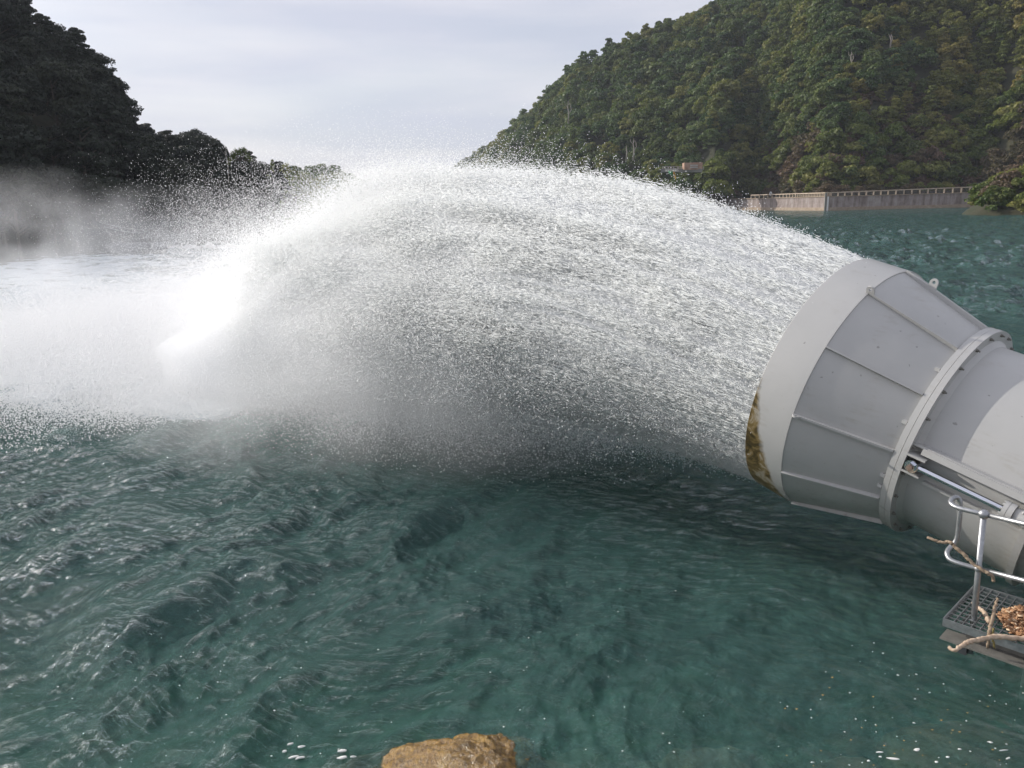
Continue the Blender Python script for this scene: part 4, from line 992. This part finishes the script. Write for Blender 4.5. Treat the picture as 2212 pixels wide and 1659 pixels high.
p, zb = along_wall(1663.4); bm = bmesh.new(); bmesh.ops.create_cone(bm, cap_ends=True, segments=20, radius1=.5, radius2=.5, depth=.06, matrix=Matrix.Translation((p.x, p.y-.35, zb+1.2)) @ Matrix.Rotation(math.pi/2, 4, 'X') @ Matrix.Diagonal((.85, 1.3, 1, 1)))
so = link('sign', bmesh_me(bm), M_whitep); tag(so, 'small white oval sign on the far railing', 'sign')
bm = bmesh.new(); bmesh.ops.create_cone(bm, cap_ends=True, segments=12, radius1=.16, radius2=.16, depth=.03, matrix=Matrix.Translation((p.x, p.y-.41, zb+1.3)) @ Matrix.Rotation(math.pi/2, 4, 'X'))
link('mark', bmesh_me(bm), M_steel, so)
q = W[2]; bm = bmesh.new(); box(bm, (q.x+.35, q.y-.3, 1.9), (.42, .25, 3.8)); go_ = link('gauge_board', bmesh_me(bm), M_whitep); tag(go_, 'white vertical gauge board at the corner of the concrete wall', 'gauge board')
bm = bmesh.new(); box(bm, (q.x-.25, q.y-.25, 2.4), (.5, .3, 4.8)); go_ = link('drain_pipe', bmesh_me(bm), M_steel); tag(go_, 'dark vertical steel guide beside the white gauge board', 'steel guide')
# gantry
def zg(x, y): return (2500+x/5.53)*.54861, (600+y/5.53)*.54861
GR = 262.
gpt = lambda x, y, dy=0: at_r(*zg(x, y), GR+dy)
go0 = gpt(1040, 640); gan = empty('gantry', loc=go0); tag(gan, 'derelict concrete gantry platform on tall legs at the foot of the hill', 'gantry')
M_conc = simple('pale_concrete', (.38, .34, .30), (.52, .47, .42), 1.0, .9); M_rust = simple('rust_stained', (.30, .17, .11), (.46, .32, .24), 1.2, .85)
def gpart(name, bm, mat): me = bmesh_me(bm); me.transform(Matrix.Translation(-go0)); return link(name, me, mat, gan)
for x, w_ in ((775, 1.0), (1040, 1.05), (1330, 1.05)):
    a0 = gpt(x, 410); 
    for dy in (0, 4):
        bm = bmesh.new(); beam(bm, (a0.x, a0.y+dy, a0.z), (a0.x, a0.y+dy, -2), w_, w_); gpart('leg', bm, M_conc)
a0 = gpt(1080, 455); bm = bmesh.new(); beam(bm, (a0.x, a0.y-1, a0.z), (a0.x, a0.y-1, -2), .5, .5); gpart('leg', bm, M_conc)
a0, b0_ = gpt(600, 395), gpt(1500, 395); bm = bmesh.new(); beam(bm, a0+Vector((0, 2, 0)), b0_+Vector((0, 2, 0)), 6, 1.0); gpart('deck', bm, M_steel)
a0, b0_ = gpt(635, 397), gpt(925, 393); bm = bmesh.new(); beam(bm, a0-Vector((0, 1.4, 0)), b0_-Vector((0, 1.4, 0)), .5, .9); gpart('beam', bm, M_conc)
ctr_ = gpt(1250, 303); bm = bmesh.new(); box(bm, ctr_, (5.8, 3, 2.2)); gpart('cabin', bm, M_rust)
for yy in (280, 300, 335): 
    a0, b0_ = gpt(1160, yy), gpt(1345, yy); bm = bmesh.new(); beam(bm, a0-Vector((0, 1.65, 0)), b0_-Vector((0, 1.65, 0)), .2, .3); gpart('cabin_slat', bm, M_conc)
a0, b0_ = gpt(1140, 262), gpt(1360, 262); bm = bmesh.new(); beam(bm, a0, b0_, 3.6, .25); gpart('cabin_roof', bm, M_rust)
for x in (600, 660, 722, 785, 845, 925, 955, 1005, 1055, 1100, 1400, 1450, 1490):
    a0, b0_ = gpt(x, 310), gpt(x, 380); bm = bmesh.new(); beam(bm, a0, b0_, .22 if x != 925 else .5, .22); gpart('post', bm, M_conc)
for yy in (310, 345):
    a0, b0_ = gpt(600, yy), gpt(1110, yy); bm = bmesh.new(); beam(bm, a0, b0_, .12, .12); gpart('rail', bm, M_conc)
def cloth(name, p0, p1, hgt, mat, label, seed):
    n = 14; V_l, F_l = [], []
    for i in range(n+1):
        for j in range(8):
            t = i/n; s_ = j/7; q = p0.lerp(p1, t)
            V_l.append((q.x, q.y+.5*math.sin(6*t+3*s_+seed), q.z-hgt*s_*(1-.25*math.sin(3*t+seed))+.25*math.sin(9*t+seed)))
    for i in range(n):
        for j in range(7): a = i*8+j; F_l.append((a, a+1, a+9, a+8))
    o = link(name, np_mesh(name, V_l, F_l), mat, None, True); sm = o.modifiers.new('t', 'SOLIDIFY'); sm.thickness = .04; return tag(o, label, 'tarpaulin')
cloth('tarpaulin', gpt(740, 402, -3), gpt(830, 420, -3), 1.4, simple('green_cloth', (.03, .22, .08), (.05, .32, .12), 2, .8), 'bright green cloth hanging under the gantry deck', 1)
cloth('tarpaulin', gpt(830, 415, -3), gpt(890, 445, -3), 1.5, simple('yellow_cloth', (.45, .26, .04), (.6, .38, .06), 2, .8), 'orange yellow cloth hanging under the gantry deck', 2.5)
bm = bmesh.new(); q = at_r(1969, 376, 285); box(bm, (q.x, q.y, q.z-1.3), (3.6, 3, 2.6)); hut = link('hut', bmesh_me(bm), M_conc); tag(hut, 'small white roofed hut almost hidden in shrubs above the wall', 'hut')
bm = bmesh.new(); beam(bm, (q.x-2.1, q.y, q.z+.15), (q.x+2.1, q.y, q.z+.3), 3.6, .35); link('roof', bmesh_me(bm), M_whitep, hut)

# snags and distinctive trees
def snag(x, y0, y1, r, label, fork=True, th=1.):
    b_, t_ = at_r(x, y1, r), at_r(x, y0, r); h_ = (t_.z-b_.z)
    bm = bmesh.new(); k = h_
    tube(bm, [(0, 0, -2), (.05*k, 0, .3*k), (-.02*k, 0, .65*k), (.03*k, 0, k)], [.30*th, .24*th, .16*th, .06*th], 7)
    if fork:
        tube(bm, [(.03*k, 0, .2*k), (.2*k, .1, .5*k), (.14*k, .1, .85*k)], [.16*th, .12*th, .05*th], 6); tube(bm, [(0, 0, .6*k), (-.18*k, 0, .8*k), (-.22*k, 0, 1.0*k)], [.12*th, .08*th, .03*th], 5)
        tube(bm, [(0.02*k, 0, .75*k), (.12*k, 0, .9*k)], [.08*th, .03*th], 5)
    for v in bm.verts: pass
    o = link('dead_tree', bmesh_me(bm), M_deadwood, None, True); o.location = b_; tag(o, label, 'tree'); return o
snag(1368, 299, 334, 283, 'bare pale forked dead trunk at the foot of the hill left of the gantry')
snag(1353, 314, 336, 285, 'short bare grey stump left of the pale forked dead trunk', False)
snag(1227, 218, 256, 335, 'bare pale dead branches high on the left end of the right hillside')
snag(1923, 74, 96, 300, 'pale dead treetop sticking out near the top of the right hillside')
snag(1837, 112, 142, 290, 'thin bare dead trunk in the middle of the right hillside')
s_ = snag(491, 318, 362, 112, 'bare thin sapling standing against the sky at the left', True, .22)
def special(name, kind, x, y0, y1, r, w_, mat, label, nl, per, size):
    t_ = at_r(x, y0, r); b_ = at_r(x, y1, r); h_ = t_.z-b_.z
    P_, Nn_ = crown_pts(kind, h_, w_, nl, per); V_l, F_l = leaf_quads(P_, Nn_, size)
    e = empty(name, loc=b_); tag(e, label, 'tree'); link('crown', np_mesh('crown', V_l, F_l), mat, e); link('trunk', trunk_mesh(h_, w_, r=.15), M_bark, e)
def tufted(x, y0, y1, r, w_, label):
    t_ = at_r(x, y0, r); b_ = at_r(x, y1, r); h_ = t_.z-b_.z
    e = empty('tufted_tree', loc=b_); tag(e, label, 'tree'); VV, FF = [], []; nb = 0; bm = bmesh.new()
    tube(bm, [(0, 0, -2), (0, 0, h_*.4)], [.2, .14], 7)
    for i in range(26):
        a = RG.uniform(0, 6.28); q = RG.uniform(.2, 1); c = np.array([math.cos(a)*q*w_/2, math.sin(a)*q*w_/2, h_*(1-.42*q*q-RG.uniform(0, .25))])
        tube(bm, [(0, 0, h_*.3), tuple(c*.6+np.array([0, 0, h_*.1])), tuple(c)], [.08, .06, .04], 5)
        for k in range(46):
            d = RG.normal(0, 1, 3); d[2] = d[2]*.7+.35; d /= np.linalg.norm(d); l = RG.uniform(.35, .62); s = np.cross(d, RG.normal(0, 1, 3)); s /= np.linalg.norm(s)
            VV += [c-s*.02, c+d*l*.5-s*.035, c+d*l, c+d*l*.5+s*.035]; FF.append([nb, nb+1, nb+2, nb+3]); nb += 4
    link('crown', np_mesh('crown', VV, FF), M_leaf_mid, e); link('trunk', bmesh_me(bm), M_bark, e)
tufted(522, 320, 372, 118, 3.4, 'spiky tufted tree standing against the sky on the left bank')
tufted(455, 440, 470, 100, 1.5, 'small spiky tree low in the mist, right one of a pair on the left bank') if False else None
special('slender_tree', 'column', 592, 346, 392, 135, .8, M_leaf_mid, 'slender columnar tree standing alone against the sky left of the plume', 14, 80, .12)
special('feathery_tree', 'column', 621, 350, 400, 140, 1.9, M_leaf_mid, 'feathery pale tree against the sky nearest the plume', 16, 60, .12)
special('feathery_tree', 'column', 640, 362, 400, 140, 1.3, M_leaf_mid, 'small feathery tree just right of the tallest feathery tree', 12, 50, .12)

# left: rocks, foam lip, cables
M_wet = simple('wet_rock', (.045, .045, .05), (.10, .10, .105), 2, .5, bmp=.5, bd=.1)
for i, (x, w_, lab) in enumerate([(272, 1.15, 'dark rounded river rock, leftmost of three in front of the white water'), (316, 1.35, 'dark rounded river rock, middle of three in front of the white water'), (350, 1.0, 'dark rounded river rock, rightmost of three in front of the white water')]):
    q = at_z(x, 545, 0); rock('river_rock', (q.x, q.y-1.5, .45), (w_*1.15, 1.0, .7), 30+i, M_wet, lab, 'rock', None, 4, .15)
VV, FF = [], []; n = 160
for i in range(n+1):
    x = 245+(560-245)*i/n; y = 537-(i/n)*3; q = at_z(x, y, 0); hgt = .30+.22*float(fbm(i/7., 0, 0, 3, 2))
    if i < 14: hgt += .35*math.sin(i/14*math.pi)
    for j in range(9):
        a = math.pi*j/8; VV.append((q.x, q.y-math.cos(a)*(.9+.3*float(vnoise(i/5., j, 0, 4))), -.1+math.sin(a)*(hgt+.1)*(1+.25*float(vnoise(i/1.6, j*.9, 0, 6)))))
for i in range(n):
    for j in range(8): a = i*9+j; FF.append((a, a+9, a+10, a+1))
o = link('white_water', np_mesh('white_water', VV, FF), M_foam, None, True); tag(o, 'line of breaking white water behind the three river rocks', 'rapids', kind='stuff')
for (x0, y0, x1, y1, r, lab) in ((215, 480, 312, 497, 84, 'upper thin cable strung through the mist at the left bank'), (225, 490, 310, 503, 84, 'lower thin cable strung through the mist at the left bank')):
    p0, p1 = at_r(x0, y0, r), at_r(x1, y1, r+6); m0 = (p0+p1)/2-Vector((0, 0, .15)); bm = bmesh.new(); tube(bm, catmull([p0-p0, m0-p0, p1-p0], 6), .025, 6); o = link('cable', bmesh_me(bm), M_zinc, None, True); o.location = p0; tag(o, lab, 'cable')

# ------------------------------------------------------------------ mist and haze (volumes)
def mist(name, c, s, dens, seed, label, nscale=1.6, col=(.93, .94, .97), thr=(.38, .75), ani=.5):
    bm = bmesh.new(); bmesh.ops.create_icosphere(bm, subdivisions=3, radius=1)
    m, N, L, out = newmat(name); out_v = N.new('ShaderNodeVolumePrincipled'); out_v.inputs['Color'].default_value = (*col, 1); out_v.inputs['Anisotropy'].default_value = ani
    tcn = N.new('ShaderNodeTexCoord'); vl = N.new('ShaderNodeVectorMath'); vl.operation = 'LENGTH'; L.new(tcn.outputs['Object'], vl.inputs[0])
    fall = mth(N, L, 'SUBTRACT', 1.0, vl.outputs['Value'], True)
    mp_ = N.new('ShaderNodeMapping'); mp_.inputs['Location'].default_value = (seed*3.1, seed, 0); mp_.inputs['Scale'].default_value = (s[0]/4, s[1]/4, s[2]/4)
    L.new(tcn.outputs['Object'], mp_.inputs['Vector']); nn = N.new('ShaderNodeTexNoise'); nn.inputs['Scale'].default_value = nscale; nn.inputs['Detail'].default_value = 3; L.new(mp_.outputs[0], nn.inputs['Vector'])
    rp = ramp(N, L, nn.outputs['Fac'], [(thr[0], 0.), (thr[1], 1.)])
    L.new(mth(N, L, 'MULTIPLY', mth(N, L, 'MULTIPLY', fall, rp.outputs['Color']), dens), out_v.inputs['Density'])
    L.new(out_v.outputs[0], out.inputs['Volume'])
    o = link(name, bmesh_me(bm), m); o.location = c; o.scale = s; tag(o, label, 'mist', kind='stuff'); return o
def loc_at(x, y, r): return at_r(x, y, r)
q = loc_at(70, 520, 50); mist('mist', (q.x, q.y, 1.8), (6.0, 7, 5.2), .22, 1, 'pale mist cloud rising at the far left behind the splash')
q = loc_at(380, 500, 62); mist('mist', (q.x, q.y, 1.0), (13, 10, 5.5), .14, 4, 'thin grey mist drifting over the river between the splash and the plume')
q = (ctr+ah*7.2); mist('mist', (q[0]-.5, q[1]+.1, 1.2), (6.6, 4.4, 2.1), .72, 7, 'soft grey mist hanging below the arch of the plume near the water', thr=(.30, .66), nscale=2.4, col=(.995, .997, 1), ani=.1)
q = (ctr+ah*20); mist('mist', (q[0]-.5, q[1], .5), (11, 11, 2.5), .65, 12, 'dense white spray cloud boiling over the place where the plume lands', thr=(.40, .68), nscale=3.2, col=(.93, .93, .93), ani=-.1)
hz, N, L, out = newmat('haze'); vp = N.new('ShaderNodeVolumePrincipled'); vp.inputs['Color'].default_value = (.86, .90, 1, 1); vp.inputs['Density'].default_value = .00016; vp.inputs['Anisotropy'].default_value = .2
L.new(vp.outputs[0], out.inputs['Volume'])
bm = bmesh.new(); box(bm, (0, 380, 342), (1700, 1300, 700)); hb = link('haze', bmesh_me(bm), hz); tag(hb, kind='stuff'); tag(hb, 'faint pale haze filling the air over the river valley', 'haze')
